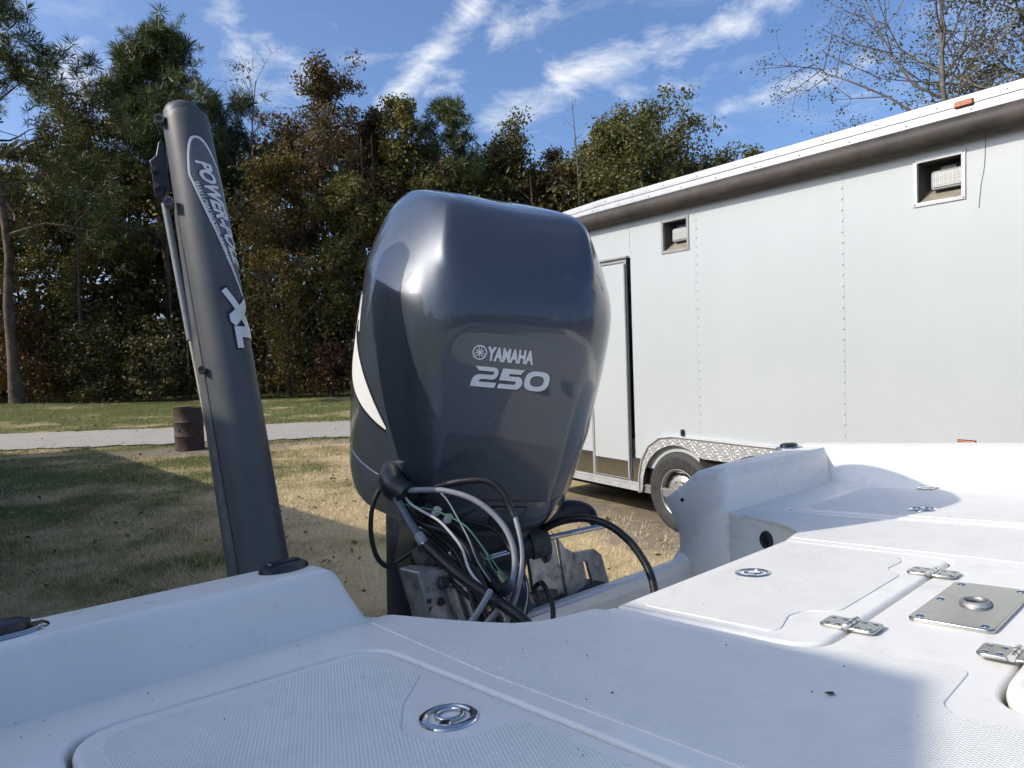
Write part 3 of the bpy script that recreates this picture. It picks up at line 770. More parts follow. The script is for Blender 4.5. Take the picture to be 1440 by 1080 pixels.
def loft(name, rings, mat, parent, creases=(), vcrease=(), cap_top=True, cap_bot=False, level=3):
    bm = bmesh.new(); cl = bm.edges.layers.float.new('crease_edge')
    full = []
    for r in rings:
        pts = [r[0]] + r[1:-1] + [r[-1]] + [(-x, y, z) for (x, y, z) in r[-2:0:-1]]
        full.append([bm.verts.new(p) for p in pts])
    n = len(full[0])
    for a, b in zip(full, full[1:]):
        for k in range(n): bm.faces.new((a[k], a[(k + 1) % n], b[(k + 1) % n], b[k]))
    if cap_top: bm.faces.new(full[-1])
    if cap_bot: bm.faces.new(full[0][::-1])
    bm.edges.ensure_lookup_table()
    def setc(v1, v2, w):
        e = bm.edges.get((v1, v2))
        if e: e[cl] = w
    for (ri, w) in creases:
        for k in range(n):
            ww = w if isinstance(w, float) else w[min(k, n - k)]
            setc(full[ri][k], full[ri][(k + 1) % n], ww)
    for (ci, w0, w1) in vcrease:
        for ri in range(len(full) - 1):
            w = w0[ri] if isinstance(w0, list) else w0 + (w1 - w0) * ri / (len(full) - 2)
            for c in (ci, n - ci): setc(full[ri][c], full[ri + 1][c], w)
    bmesh.ops.recalc_face_normals(bm, faces=bm.faces[:])
    me = bpy.data.meshes.new(name); bm.to_mesh(me); bm.free()
    o = bpy.data.objects.new('tmp', me); COL.objects.link(o)
    md = o.modifiers.new('s', 'SUBSURF'); md.levels = level; md.render_levels = level
    dg = bpy.context.evaluated_depsgraph_get()
    out = bpy.data.meshes.new_from_object(o.evaluated_get(dg)); out.name = name
    bpy.data.objects.remove(o)
    return link(name, out, mat, parent, 180)
cowl = loft('cowl', RINGS, M['paint'], motor, creases=[(0, 1.0), (3, [.0, .0, .2, .5, .5, .3, .2]), (6, .25)], vcrease=[(1, [.75, .6, .40, .30, .45, .5, .4], 0), (2, .22, .2)], level=4)
LOW = [[(0, .040, -.095), (.090, .041, -.095), (.136, .073, -.095), (.226, .22, -.125), (.21, .45, -.14), (.15, .59, -.13), (0, .63, -.12)],
       [(0, .016, -.058), (.104, .018, -.058), (.160, .058, -.062), (.252, .22, -.09), (.230, .45, -.10), (.176, .60, -.09), (0, .66, -.085)],
       [(0, .004, -.030), (.109, .006, -.030), (.168, .051, -.032), (.261, .22, -.048), (.238, .45, -.05), (.187, .615, -.045), (0, .672, -.04)],
       [(0, .002, -.0045), (.111, .004, -.0045), (.171, .049, -.0045), (.265, .22, -.0045), (.241, .45, -.0045), (.189, .619, -.0045), (0, .679, -.0045)]]
lowc = loft('lower_cowl', LOW, M['paint'], motor, creases=[(3, 1.0), (0, .3)], vcrease=[(1, .12, .12)], cap_top=True, cap_bot=True, level=3)
# dark gasket in the gap
SEAL = [[(x * .985, y + (.002 if k == 0 else 0), z - .006) for k, (x, y, z) in enumerate(RINGS[0])], [(x * .985, y + .002, z + .002) for (x, y, z) in RINGS[0]]]
loft('gasket', SEAL, M['rubber'], motor, creases=[(0, 1.0), (1, 1.0)], level=3)

def bvh_of(o):
    return BVHTree.FromPolygons([v.co.copy() for v in o.data.vertices], [tuple(p.vertices) for p in o.data.polygons])
BV = bvh_of(cowl)
def onto_front(me, x0, z0, lift, rot=0., sx=1., sy=1.):
    co = co_of(me).copy(); c, s = math.cos(rot), math.sin(rot)
    for k in range(len(co)):
        u, w, d = co[k][0] * sx, co[k][1] * sy, co[k][2]
        X = x0 + u * c - w * s; Z = z0 + u * s + w * c
        h = BV.ray_cast(Vector((X, -1, Z)), Vector((0, 1, 0)))
        if h[0] is None: continue
        co[k] = h[0] + h[1] * (lift + d)
    set_co(me, co); return me
def onto_side(me, y0, z0, lift, sx=1., sy=1., sgn=-1, rot=0.):
    co = co_of(me).copy(); c, s = math.cos(rot), math.sin(rot)
    for k in range(len(co)):
        u, w, d = co[k][0] * sx, co[k][1] * sy, co[k][2]
        Y = y0 + sgn * (u * c - w * s); Z = z0 + u * s + w * c
        h = BV.ray_cast(Vector((sgn * 1., Y, Z)), Vector((-sgn, 0, 0)))
        if h[0] is None: continue
        co[k] = h[0] + h[1] * (lift + d)
    set_co(me, co); return me
def subdiv(me, cuts=2):
    bm = bmesh.new(); bm.from_mesh(me); bmesh.ops.triangulate(bm, faces=bm.faces[:])
    for _ in range(cuts): bmesh.ops.subdivide_edges(bm, edges=bm.edges[:], cuts=1, use_grid_fill=True)
    bm.to_mesh(me); bm.free(); return me
TX, TZ = .0, .224        # text origin on the front face
# wide numerals drawn as outlines, unit height
def arc(cx, cy, rx, ry, a0, a1, n=10): return [(cx + rx * math.cos(R(a0 + (a1 - a0) * k / n)), cy + ry * math.sin(R(a0 + (a1 - a0) * k / n))) for k in range(n + 1)]
TWO = [(.05, 1.0)] + arc(1.12, .70, .28, .30, 90, -90, 12) + [(.62, .40)] + [(.44, .36), (.40, .25), (1.40, .25), (1.36, 0), (.0, 0), (.0, .22)] + arc(.42, .30, .40, .32, 170, 90, 6) + arc(1.06, .71, .10, .085, -90, 90, 6) + [(.30, .795)]
FIVE = [(.08, 1.0), (1.34, 1.0), (1.16, .76), (.52, .76), (.49, .64), (1.02, .64)] + arc(1.02, .32, .34, .32, 90, -90, 12) + [(.0, 0), (.04, .23), (.86, .23)] + arc(.88, .32, .11, .085, -90, 90, 6) + [(.0, .41)]
ZERO_O = arc(.72, .5, .72, .5, 0, 350, 35)
ZERO_O = [(.72 + .72 * math.copysign(abs(math.cos(R(a))) ** .72, math.cos(R(a))), .5 + .5 * math.copysign(abs(math.sin(R(a))) ** .72, math.sin(R(a)))) for a in range(0, 360, 8)]
ZERO_I = [(.72 + .40 * math.copysign(abs(math.cos(R(a))) ** .8, math.cos(R(a))), .5 + .27 * math.copysign(abs(math.sin(R(a))) ** .8, math.sin(R(a)))) for a in range(0, 360, 8)]
NUM_H = .038
def numeral(outl, dx):
    s = NUM_H
    f = lambda o, g=0: [((x + dx) * s * .89 + .10 * y * s, y * s) for x, y in o]
    me = flat_mesh('numeral', [f(o) for o in outl], .0006, 0, .0006)
    return me
badge = None
for outl, dx in (([TWO], 0), ([FIVE], 1.52), ([ZERO_O, ZERO_I], 2.98)):
    sh = numeral(outl, dx); co = co_of(sh).copy(); co[:, 0] += .0016; co[:, 1] -= .0022; set_co(sh, co)
    sh = onto_front(subdiv(sh, 1), -.083, TZ - .002, .0002)
    link('numeral_shadow', sh, M['decalblack'], cowl)
    me = onto_front(subdiv(numeral(outl, dx), 1), -.083, TZ - .002, .0006)
    link('numeral', me, M['silver'], cowl)
tm = text_mesh('YAMAHA', .036, .0016, 0, .0004, 1.04)
w_ = co_of(tm)[:, 0].max()
link('lettering', onto_front(subdiv(tm, 1), -.057, TZ + .049, .0006, 0, .088 / w_, .93), M['silver'], cowl)
# round emblem: ring and three crossed forks
bm = bmesh.new()
def ringfan(bm, r0, r1, n=40, c=(0, 0)):
    a = [bm.verts.new((c[0] + r0 * math.cos(2 * math.pi * k / n), c[1] + r0 * math.sin(2 * math.pi * k / n), 0)) for k in range(n)]
    b = [bm.verts.new((c[0] + r1 * math.cos(2 * math.pi * k / n), c[1] + r1 * math.sin(2 * math.pi * k / n), 0)) for k in range(n)]
    for k in range(n): bm.faces.new((a[k], a[(k + 1) % n], b[(k + 1) % n], b[k]))
def bar2(bm, a, b, w):
    a = Vector(a); b = Vector(b); d = (b - a).normalized(); nn = Vector((-d.y, d.x)) * w / 2
    bm.faces.new([bm.verts.new((p.x, p.y, 0)) for p in (a - nn, b - nn, b + nn, a + nn)])
ER = .0135
ringfan(bm, ER * .84, ER, 40)
for k in range(3):
    a = R(90 + 120 * k); d = Vector((math.cos(a), math.sin(a))); nn = Vector((-d.y, d.x))
    bar2(bm, -d * ER * .62, d * ER * .30, ER * .13)
    for s in (-1, 1):
        bar2(bm, d * ER * .24 + nn * s * ER * .0, d * ER * .34 + nn * s * ER * .20, ER * .12)
        bar2(bm, d * ER * .32 + nn * s * ER * .17, d * ER * .80 + nn * s * ER * .17, ER * .11)
me = bpy.data.meshes.new('emblem'); bm.to_mesh(me); bm.free()
link('emblem', onto_front(me, -.073, TZ + .061, .0006), M['silver'], cowl)
# the side: last letters of the maker's name, and a pale swoosh with dark edges
tm = text_mesh('YAMAHA', .10, .003, .12, .0004, 1.0); w_ = co_of(tm)[:, 0].max()
link('side_lettering', onto_side(subdiv(tm, 1), .62, .262, .0008, .38 / w_, 1.0, -1, R(0)), M['white_dec'], cowl)
tm = text_mesh('YAMAHA', .10, .003, .12, .0004, 1.0)
link('side_lettering', onto_side(subdiv(tm, 1), .18, .262, .0008, .38 / w_, 1.0, 1, R(0)), M['white_dec'], cowl)
def swoosh(sgn):
    for (nm, grow_, mat, lift) in (('stripe_edge', .007, M['decalblack'], .0005), ('stripe', 0, M['white_dec'], .0009)):
        bm = bmesh.new(); prev = None
        for k in range(25):
            t = k / 24
            y = .45 - .36 * t; zc = .285 - .185 * t ** .9 + .012 * math.sin(t * 3)
            w = (.044 * math.sin(math.pi * min(1, .06 + .93 * t)) ** .9 + .0005) + grow_
            a = bm.verts.new((y, zc - w, 0)); b = bm.verts.new((y, zc, 0)); c = bm.verts.new((y, zc + w, 0))
            if prev: bm.faces.new((prev[0], a, b, prev[1])); bm.faces.new((prev[1], b, c, prev[2]))
            prev = (a, b, c)
        for v in bm.verts:
            h = BV.ray_cast(Vector((sgn, v.co.x, v.co.y)), Vector((-sgn, 0, 0)))
            if h[0] is not None: v.co = h[0] + h[1] * lift
        bm_obj(nm, bm, mat, cowl, 180)
swoosh(-1); swoosh(1)
# latch panel in the front of the lower cowl
BV = bvh_of(lowc)
lm = subdiv(flat_mesh('front_latch', [[(p.x, p.y) for p in round_poly([(-.032, -.024), (.026, -.024), (.034, .012), (-.034, .012)], .003)]], .003, .001, .002), 1)
link('latch_recess', onto_front(subdiv(flat_mesh('latch_recess', [[(p.x, p.y) for p in round_poly([(-.036, -.027), (.030, -.027), (.038, .0155), (-.038, .0155)], .003)]], .0006, 0, .0006), 1), .035, -.030, .0004), M['decalblack'], lowc)
link('front_latch', onto_front(lm, .035, -.030, .001), M['paint'], lowc)
# everything under the cowl
def mloc(x, y, d): return MI @ at(x, y, d)
# leg: swivel housing, mid section, gear case
LEG = [[(0, .20, -.78), (.035, .20, -.78), (.05, .24, -.78), (.055, .34, -.78), (.045, .46, -.78), (.02, .54, -.78), (0, .55, -.78)],
       [(0, .17, -.50), (.06, .17, -.50), (.09, .20, -.50), (.115, .32, -.50), (.10, .46, -.50), (.04, .53, -.50), (0, .54, -.50)],
       [(0, .17, -.25), (.08, .17, -.25), (.12, .21, -.25), (.142, .32, -.25), (.12, .48, -.25), (.06, .56, -.25), (0, .57, -.25)],
       [(0, .12, -.10), (.10, .12, -.10), (.14, .18, -.10), (.17, .32, -.10), (.15, .50, -.10), (.08, .58, -.10), (0, .59, -.10)]]
loft('mid_section', LEG, M['navy'], motor, cap_top=True, cap_bot=True, level=2)
GEAR = [(-.12, .012), (-.05, .045), (.10, .062), (.32, .060), (.46, .050), (.50, .040)]
bm = bmesh.new(); lathe(bm, [(0, -.14)] + [(r, z) for z, r in GEAR] + [(0, .50)], 20, Matrix.Translation((0, .15, -.88)) @ Matrix.Rotation(R(-90), 4, 'X'))
bm_obj('gear_case', bm, M['navy'], motor, 50)
bm = bmesh.new(); lathe(bm, [(0, 0), (.045, .0), (.045, .09), (.03, .12), (0, .125)], 18, Matrix.Translation((0, .65, -.88)) @ Matrix.Rotation(R(-90), 4, 'X'))
prop = bm_obj('propeller', bm, M['steel'], motor, 40)
for k in range(3):
    bm = bmesh.new(); rows = []
    for i in range(7):
        r = .03 + .022 * i; tw = R(62 - 5 * i); cw = .055 * math.sin(math.pi * (.25 + .7 * i / 6)) + .012; row = []
        for s in (-1, -.3, .3, 1):
            p = Vector((s * cw * math.cos(tw), s * cw * math.sin(tw), 0)); row.append(bm.verts.new(Vector((p.x, p.y * 1. + .05, r))))
        rows.append(row)
    for a, b in zip(rows, rows[1:]):
        for q in range(3): bm.faces.new((a[q], a[q + 1], b[q + 1], b[q]))
    bmesh.ops.solidify(bm, geom=bm.faces[:], thickness=.004)
    bmesh.ops.transform(bm, matrix=Matrix.Translation((0, .65, -.88)) @ Matrix.Rotation(R(120 * k), 4, 'Y'), verts=bm.verts)
    bm_obj('blade', bm, M['steel'], prop, 60)
box_obj('anti_ventilation_plate', (-.085, .14, -.79), (.085, .66, -.775), M['navy'], motor, .004)
# rubber boot where the rigging leaves the lower cowl
tube_obj('rigging_boot', [mloc(552, 652, 1.42), mloc(549, 668, 1.37), mloc(556, 685, 1.335), mloc(572, 698, 1.31)], [.016, .023, .026, .022], M['black'], motor, 20)
tube_obj('boot_rim', [mloc(566, 692, 1.315), mloc(574, 699, 1.305)], .0245, M['black'], motor, 20, n=0)
# cowl latch lever
tube_obj('cowl_lever', [mloc(522, 655, 1.62), mloc(531, 662, 1.60), mloc(525, 672, 1.59), mloc(515, 683, 1.58)], .0068, M['poleback'], motor, 10)
lathe_obj('lever_pivot', [(0, .01), (.011, .01), (.011, 0)], M['black'], motor, 14, Matrix.Translation(mloc(521, 657, 1.61)))
# rigging: every hose and wire
def hose(name, pts, d0, d1, px, mat, label=None, ribs=0, n=7, dm=None):
    k = len(pts)
    P = []
    for i, p in enumerate(pts):
        t = i / (k - 1); d = d0 + (d1 - d0) * t
        if dm is not None: d += dm * math.sin(math.pi * t)
        P.append(mloc(p[0], p[1], d if len(p) < 3 else p[2]))
    o = tube_obj(name, P, px / 2000 * (d0 + d1) / 2, mat, motor, 10, ribs, n)
    if label: o['label'] = label
    return o
hose('hose', [(556, 690), (590, 689), (625, 690), (665, 702), (698, 727), (718, 758), (724, 795), (714, 838), (692, 868), (660, 905)], 1.31, 1.17, 8.5, M['hosegrey'], 'light grey hose arching across the motor')
hose('hose', [(612, 686), (632, 680), (655, 676), (685, 676), (706, 691), (718, 714), (724, 728)], 1.30, 1.26, 9.5, M['rubber'], 'black ribbed hose sleeve', ribs=1, n=9)
hose('hose', [(724, 726), (731, 755), (734, 790), (728, 830), (716, 866), (700, 900)], 1.26, 1.16, 7, M['hosegrey'])
hose('hose', [(557, 700), (572, 728), (590, 756)], 1.30, 1.27, 13, M['decalgrey'])
hose('hose_ferrule', [(588, 752), (596, 764)], 1.272, 1.262, 15, M['hosegrey'], n=0)
hose('hose_clamp', [(596, 764), (600, 770)], 1.262, 1.258, 14.5, M['chrome'], n=0)
hose('hose', [(598, 766), (622, 789), (650, 812), (690, 840), (725, 863), (765, 900)], 1.26, 1.13, 16, M['rubber'], 'thick black hose running down into the well')
hose('wire', [(566, 692), (576, 707), (592, 718), (618, 733), (640, 757), (651, 775), (658, 797), (668, 813), (690, 838), (712, 872), (725, 900)], 1.31, 1.16, 4, M['wirewhite'], 'white wire hanging under the cowl')
hose('cable', [(534, 688), (526, 705), (522, 725), (522, 752), (528, 778), (538, 793), (552, 799)], 1.36, 1.36, 7, M['rubber'], 'black cable looping down past the motor')
hose('wire', [(600, 686), (615, 690), (628, 702), (640, 722), (652, 744), (660, 760), (672, 790), (690, 818)], 1.295, 1.22, 2.5, M['hosegrey'])
hose('wire', [(553, 692), (562, 705), (580, 712), (608, 717), (635, 728), (655, 740), (672, 760), (690, 785), (706, 806), (716, 816)], 1.315, 1.20, 2.4, M['wiregreen'], 'thin green wire under the cowl')
hose('wire', [(660, 744), (680, 772), (694, 800), (712, 815)], 1.24, 1.20, 2., M['wiregreen'])
hose('hose', [(560, 705), (590, 735), (628, 748), (655, 770), (668, 800), (690, 845), (712, 895)], 1.33, 1.20, 9, M['rubber'])
hose('hose', [(566, 700), (610, 730), (650, 745), (672, 790), (706, 838), (735, 890)], 1.36, 1.22, 8, M['rubber'])
hose('hose', [(555, 700), (575, 735), (612, 785), (640, 822), (672, 852), (700, 890)], 1.35, 1.24, 7, M['rubber'])
hose('hose', [(690, 830), (676, 855), (655, 885)], 1.16, 1.12, 9, M['hosegrey'])
hose('cable', [(762, 745), (790, 733), (822, 729), (855, 738), (884, 760), (905, 788), (917, 815), (923, 850)], 1.50, 1.36, 11, M['rubber'], 'black steering hose arching right into the well', n=9)
hose('cable', [(757, 840), (753, 826), (762, 820), (770, 832), (777, 852), (778, 880)], 1.36, 1.25, 7.5, M['rubber'], 'short black cable hooked over the well edge')
hose('wire', [(735, 800), (742, 830), (738, 860), (728, 890)], 1.30, 1.18, 1.6, M['wirewhite'])
hose('hose', [(575, 700), (605, 742), (640, 776), (662, 820), (684, 868), (690, 895)], 1.38, 1.20, 10, M['rubber'])
hose('hose', [(600, 715), (650, 752), (688, 800), (716, 850), (722, 890)], 1.38, 1.20, 9, M['rubber'])
hose('cable', [(640, 730), (690, 742), (716, 770), (738, 812), (742, 850), (730, 890)], 1.38, 1.22, 6, M['rubber'])
hose('cable', [(586, 742), (620, 772), (650, 806), (664, 846), (676, 890)], 1.36, 1.20, 6, M['rubber'])
for (x0, y0, x1, y1, d, w) in ((596, 712, 604, 722, 1.315, 20), (668, 782, 676, 792, 1.25, 22), (708, 822, 716, 832, 1.19, 24)):
    hose('cable_tie', [(x0, y0), (x1, y1)], d, d, w, M['black'], n=0)
# plug connectors
for (x, y) in ((614, 719), (630, 729)):
    bm = bmesh.new(); box(bm, (-.006, -.005, -.008), (.006, .005, .008)); o = bm_obj('plug', bm, M['wirewhite'], motor, 30, .001); o.location = mloc(x, y, 1.30); o.rotation_euler = (.3, .2, .5)
# steering cylinder and tilt tube
tube_obj('steering_cylinder', [mloc(640, 800, 1.47), mloc(768, 757, 1.52)], .030, M['black'], motor, 20, n=0)
tube_obj('steering_cylinder_cap', [mloc(744, 764, 1.51), mloc(768, 757, 1.52)], .036, M['grime'], motor, 20, n=0)
tube_obj('steering_rod', [mloc(768, 757, 1.52), mloc(850, 739, 1.57)], .006, M['steel'], motor, 14, n=0)
tube_obj('tilt_tube', [mloc(600, 800, 1.50), mloc(720, 770, 1.56)], .045, M['black'], motor, 18, n=0)
tube_obj('shift_rod', [mloc(690, 781, 1.40), mloc(712, 775, 1.41)], .003, M['chrome'], motor, 8, n=0)
tube_obj('shift_rod', [mloc(650, 795, 1.38), mloc(722, 776, 1.41)], .0035, M['chrome'], motor, 8, n=0)
bm = bmesh.new()
for k in range(14):
    pass
tube_obj('steering_arm', [mloc(735, 745, 1.55), mloc(770, 728, 1.58), mloc(800, 716, 1.62), mloc(826, 720, 1.64), mloc(838, 738, 1.62)], [.022, .024, .022, .018, .010], M['navy'], motor, 14)
tube_obj('tilt_ram', [mloc(700, 790, 1.50), mloc(735, 860, 1.44)], .03, M['black'], motor, 16, n=0)
bm = bmesh.new(); box(bm, (-.13, .06, -.27), (.12, .30, -.085)); bm_obj('swivel_bracket', bm, M['black'], motor, 30, .02, 3)
lathe_obj('bolt', [(0, .014), (.012, .014), (.014, .008), (.014, 0)], M['steel'], motor, 6, Matrix.Translation(mloc(640, 779, 1.33)) @ Matrix.Rotation(R(90), 4, 'X'))
tube_obj('hose_coupling', [mloc(584, 775, 1.36), mloc(596, 790, 1.35), mloc(604, 792, 1.34)], [.010, .017, .014], M['grime'], motor, 12, n=0)
tube_obj('wire_loom', [mloc(556, 792, 1.38), mloc(570, 783, 1.38), mloc(590, 770, 1.37)], .004, M['rubber'], motor, 8)

# ------------------------------------------------------------------ jack plate between transom and motor
jack = empty('jack_plate', BM_)
tag(jack, 'grey cast aluminium jack plate below the motor', 'jack plate')
def jq(x, y, b): 
    d = ray(x, y); t = (bw(0, b, 0) - CAM).dot(BB) / d.dot(BB); p = CAM + d * t - BO
    return (p.dot(BL), -p.dot(BB), p.dot(BN))
def slab(name, pts, th, mat, bev=.004):
    bm = bmesh.new(); a = [bm.verts.new(p) for p in pts]; c = [bm.verts.new((p[0], p[1] + th, p[2])) for p in pts]
    bm.faces.new(a); bm.faces.new(c[::-1])
    for k in range(len(pts)): bm.faces.new((a[k], a[(k + 1) % len(pts)], c[(k + 1) % len(pts)], c[k]))
    return bm_obj(name, bm, mat, jack, 40, bev, 3)
JB = -.36
main = slab('cast_arm', [jq(587, 805, JB), jq(604, 800, JB), jq(648, 803, JB), jq(678, 905, JB), jq(615, 905, JB)], .06, M['alu'], .004)
for (xa, xb, dx) in ((628, 640, 26), (648, 656, 26)):
    slab('rib', [jq(xa, 826, JB + .012), jq(xb, 824, JB + .012), jq(xb + dx, 905, JB + .012), jq(xa + dx, 905, JB + .012)], .02, M['alu'], .003)
bx = jq(621, 819, JB)
lathe_obj('bolt', [(0, .012), (.010, .012), (.0115, .008), (.0115, 0)], M['grime'], main, 6, Matrix.Translation((bx[0], bx[1], bx[2])) @ Matrix.Rotation(R(90), 4, 'X'))
bx = jq(620, 846, JB)
lathe_obj('bolt', [(0, .006), (.006, .006), (.008, .002), (.008, 0)], M['decalblack'], main, 10, Matrix.Translation((bx[0], bx[1], bx[2])) @ Matrix.Rotation(R(90), 4, 'X'))
for ch, (x, y) in (('H', (600, 849)), ('Y', (602, 861))):
    tm = text_mesh(ch, .0125, .0004, 0, .0015); p = jq(x, y, JB)
    tm.transform(Matrix.Translation((p[0], p[1] - .001, p[2])) @ Matrix.Rotation(R(90), 4, 'X') @ Matrix.Rotation(R(-8), 4, 'Z')); link('lettering', tm, M['decalblack'], main)
# folded bracket on the other side: flat plate, rounded fold, wing with a long slot
JR = -.44
wing = slab('side_bracket', [jq(742, 774, JR), jq(780, 757, JR), jq(782, 764, JR), jq(800, 852, JR), jq(800, 880, JR), jq(760, 890, JR)], .012, M['alu'], .004)
def wz(x, y, b): return jq(x, y, b)
w2 = [jq(781, 757, JR), jq(790, 770, JR - .02), jq(802, 776, JR - .03), jq(815, 774, JR - .04), jq(832, 771, JR - .05), jq(842, 779, JR - .055), jq(855, 826, JR - .055), jq(855, 850, JR - .055), jq(800, 870, JR)]
hole_in = [jq(816, 788, JR - .042), jq(822, 790, JR - .045), jq(833, 832, JR - .05), jq(826, 836, JR - .046)]
bm = bmesh.new()
A = [bm.verts.new(p) for p in w2]; Hh = [bm.verts.new(p) for p in hole_in]
# faces round the slot
for f in ((A[0], A[1], A[2], Hh[0], Hh[3], A[8]), (A[2], A[3], Hh[1], Hh[0]), (A[3], A[4], A[5], A[6], Hh[2], Hh[1]), (A[6], A[7], A[8], Hh[3], Hh[2])): bm.faces.new(f)
bmesh.ops.recalc_face_normals(bm, faces=bm.faces[:]); bmesh.ops.solidify(bm, geom=bm.faces[:], thickness=.008)
bm_obj('bracket_wing', bm, M['alu'], jack, 30, .002)
for (x, y, rr) in ((768, 783, .011), (791, 842, .010)):
    p = jq(x, y, JR + .001)
    lathe_obj('bolt', [(0, .010), (rr * .7, .010), (rr * .75, .004), (rr * 1.3, .003), (rr * 1.3, 0)], M['grime'], wing, 6 if rr > .0105 else 16, Matrix.Translation(p) @ Matrix.Rotation(R(90), 4, 'X'))
for (y0, y1) in ((833, 842), (845, 852)):
    slab('cross_bar', [jq(700, y0 + 10, JR + .02), jq(785, y0 - 4, JR + .02), jq(785, y1 - 2, JR + .02), jq(700, y1 + 14, JR + .02)], .02, M['grime'], .002)
box_obj('clamp_block', (.02, .43, -.55), (.52, .52, -.14), M['grime'], jack, .01)

# ------------------------------------------------------------------ shallow water anchor pole
p_bot = at(371, 800, 1.200); p_top = at(261, 166, 1.250)
pz = (p_top - p_bot).normalized(); PLEN = (p_top - p_bot).length
pv = ((p_bot + p_top) / 2 - CAM); pv = (pv - pz * pv.dot(pz)).normalized(); px_ = pv.cross(pz)
PM = Matrix(((px_.x, pv.x, pz.x, p_bot.x), (px_.y, pv.y, pz.y, p_bot.y), (px_.z, pv.z, pz.z, p_bot.z), (0, 0, 0, 1)))
pole = empty('anchor_pole', PM)
tag(pole, 'tall dark grey shallow water anchor arm leaning behind the coaming', 'anchor pole')
def prad(z): return .0424 - .0046 * max(0., (z - PLEN + .22) / .22)
bm = bmesh.new(); rings = []; SEG = 48
for z in [-.45, 0, .1, .2, .3, .4, .5, PLEN - .22, PLEN - .16, PLEN - .10, PLEN - .05, PLEN - .012, PLEN - .004, PLEN]:
    r = prad(z) * (1.0 if z < PLEN - .006 else .985 if z < PLEN - .001 else .955)
    ring = []
    for k in range(SEG):
        a = 2 * math.pi * k / SEG
        x, y = math.sin(a), -math.cos(a)
        ring.append(bm.verts.new((r * x, r * y * 1.12, z)))
    rings.append(ring)
for a, b in zip(rings, rings[1:]):
    for k in range(SEG): bm.faces.new((a[k], a[(k + 1) % SEG], b[(k + 1) % SEG], b[k]))
bm.faces.new(rings[-1])
arm = bm_obj('arm_cover', bm, M['pole'], pole, 40)
# dome cap
bm = bmesh.new(); lathe(bm, [(.0318, PLEN - .002), (.0315, PLEN + .004), (.0300, PLEN + .012), (.026, PLEN + .0195), (.018, PLEN + .0245), (.008, PLEN + .0275), (0, PLEN + .028)], 36, Matrix.Translation((-.004, 0, 0)))
bm_obj('dome_cap', bm, M['pole'], pole, 60)
# channel along the far left edge, with its joint line
bm = bmesh.new(); rings = []
for z, ex in ((-.45, .020), (0, .016), (.25, .011), (.45, .007), (.62, .004), (.66, .001), (PLEN - .05, -.002)):
    x0 = -prad(z) - ex
    prof_ = [(x0, .016), (x0, .036), (x0 + .016, .048), (-.01, .05), (-.012, -.006), (x0 + .022, -.016), (x0 + .006, -.006)]
    rings.append([bm.verts.new((x, y, z)) for x, y in prof_])
for a, b in zip(rings, rings[1:]):
    for k in range(7): bm.faces.new((a[k], a[(k + 1) % 7], b[(k + 1) % 7], b[k]))
bm.faces.new(rings[0]); bm.faces.new(rings[-1])
bm_obj('arm_channel', bm, M['poleback'], pole, 35, .004)
def psurf(u, z, lift=0.):
    """a point on the cover: u = arc length to the right of the side facing the boat"""
    a = u / .0435; r = prad(z)
    return Vector(((r + lift) * math.sin(a), -(r * 1.12 + lift) * math.cos(a), z))
def pz_of(py):  # height on the axis from the photograph's row
    return PLEN * (800 - py) / (800 - 166) - .026
def pstrip(name, pts, rad, mat):
    bm = bmesh.new(); tube(bm, [psurf(u, z, .0) for u, z in pts], rad, 6); return bm_obj(name, bm, mat, arm, 60)
pstrip('joint_line', [(-.050, pz_of(y)) for y in np.linspace(285, 860, 20)], .0010, M['decalblack'])
# decal: teardrop with a pale rim, two lines of lettering, big XL
def pdecal(name, me, mat, lift, parent=None):
    co = co_of(me).copy()
    for k in range(len(co)): co[k] = psurf(co[k][0], co[k][1], lift + co[k][2])
    set_co(me, co); return link(name, me, mat, parent or arm)
zt, zb = pz_of(190), pz_of(404)
def tear(w0):
    L_, R_ = [], []
    for k in range(45):
        t = (k / 44) ** 1.5; z = zt + w0 + (zb - zt - 3.5 * w0) * t
        wid = min(1, t / .24) ** .5 * min(1, (1 - t) / .76) ** .72
        cx = .012 + .046 * t ** 1.1; g = w0 * min(1, wid * 5)
        L_.append((cx - wid * .030 - g, z)); R_.append((cx + wid * (.034 - .012 * t) + g, z))
    return L_ + R_[::-1]
def tear_strip(w0):
    o = tear(w0); n = len(o) // 2; bm = bmesh.new()
    for k in range(n):
        pass
    Ls = o[:n]; Rs = o[n:][::-1]; prev = None
    for (a, b) in zip(Ls, Rs):
        row = [bm.verts.new((a[0] + (b[0] - a[0]) * q / 8, a[1] + (b[1] - a[1]) * q / 8, 0)) for q in range(9)]
        if prev:
            for q in range(8): bm.faces.new((prev[q], prev[q + 1], row[q + 1], row[q]))
        prev = row
    me = bpy.data.meshes.new('decal'); bm.to_mesh(me); bm.free(); return me
pdecal('decal_edge', tear_strip(.0050), M['decalblack'], .0002)
pdecal('decal_rim', tear_strip(.0038), M['silver'], .0005)
pdecal('decal', tear_strip(0.), M['decalgrey'], .0008)
def ptext(txt, size, bold, shear, length, path, mat, lift, drop=0., th=.0006, hs=1.):
    tm = subdiv(text_mesh(txt, size, bold, shear, th), 1); co = co_of(tm).copy(); w = co[:, 0].max()
    for k in range(len(co)):
        s = co[k][0] / w; u0, z = path(s)
        co[k] = psurf(u0 + co[k][1] * hs + drop, z - drop * .6, lift + co[k][2])
    set_co(tm, co); return link('lettering', tm, mat, arm)
def path_big(s): return (.004 + .040 * s ** 1.15, pz_of(222 + (368 - 222) * s))
def path_small(s): return (-.0050 + .036 * s ** 1.05, pz_of(252 + (368 - 252) * s))
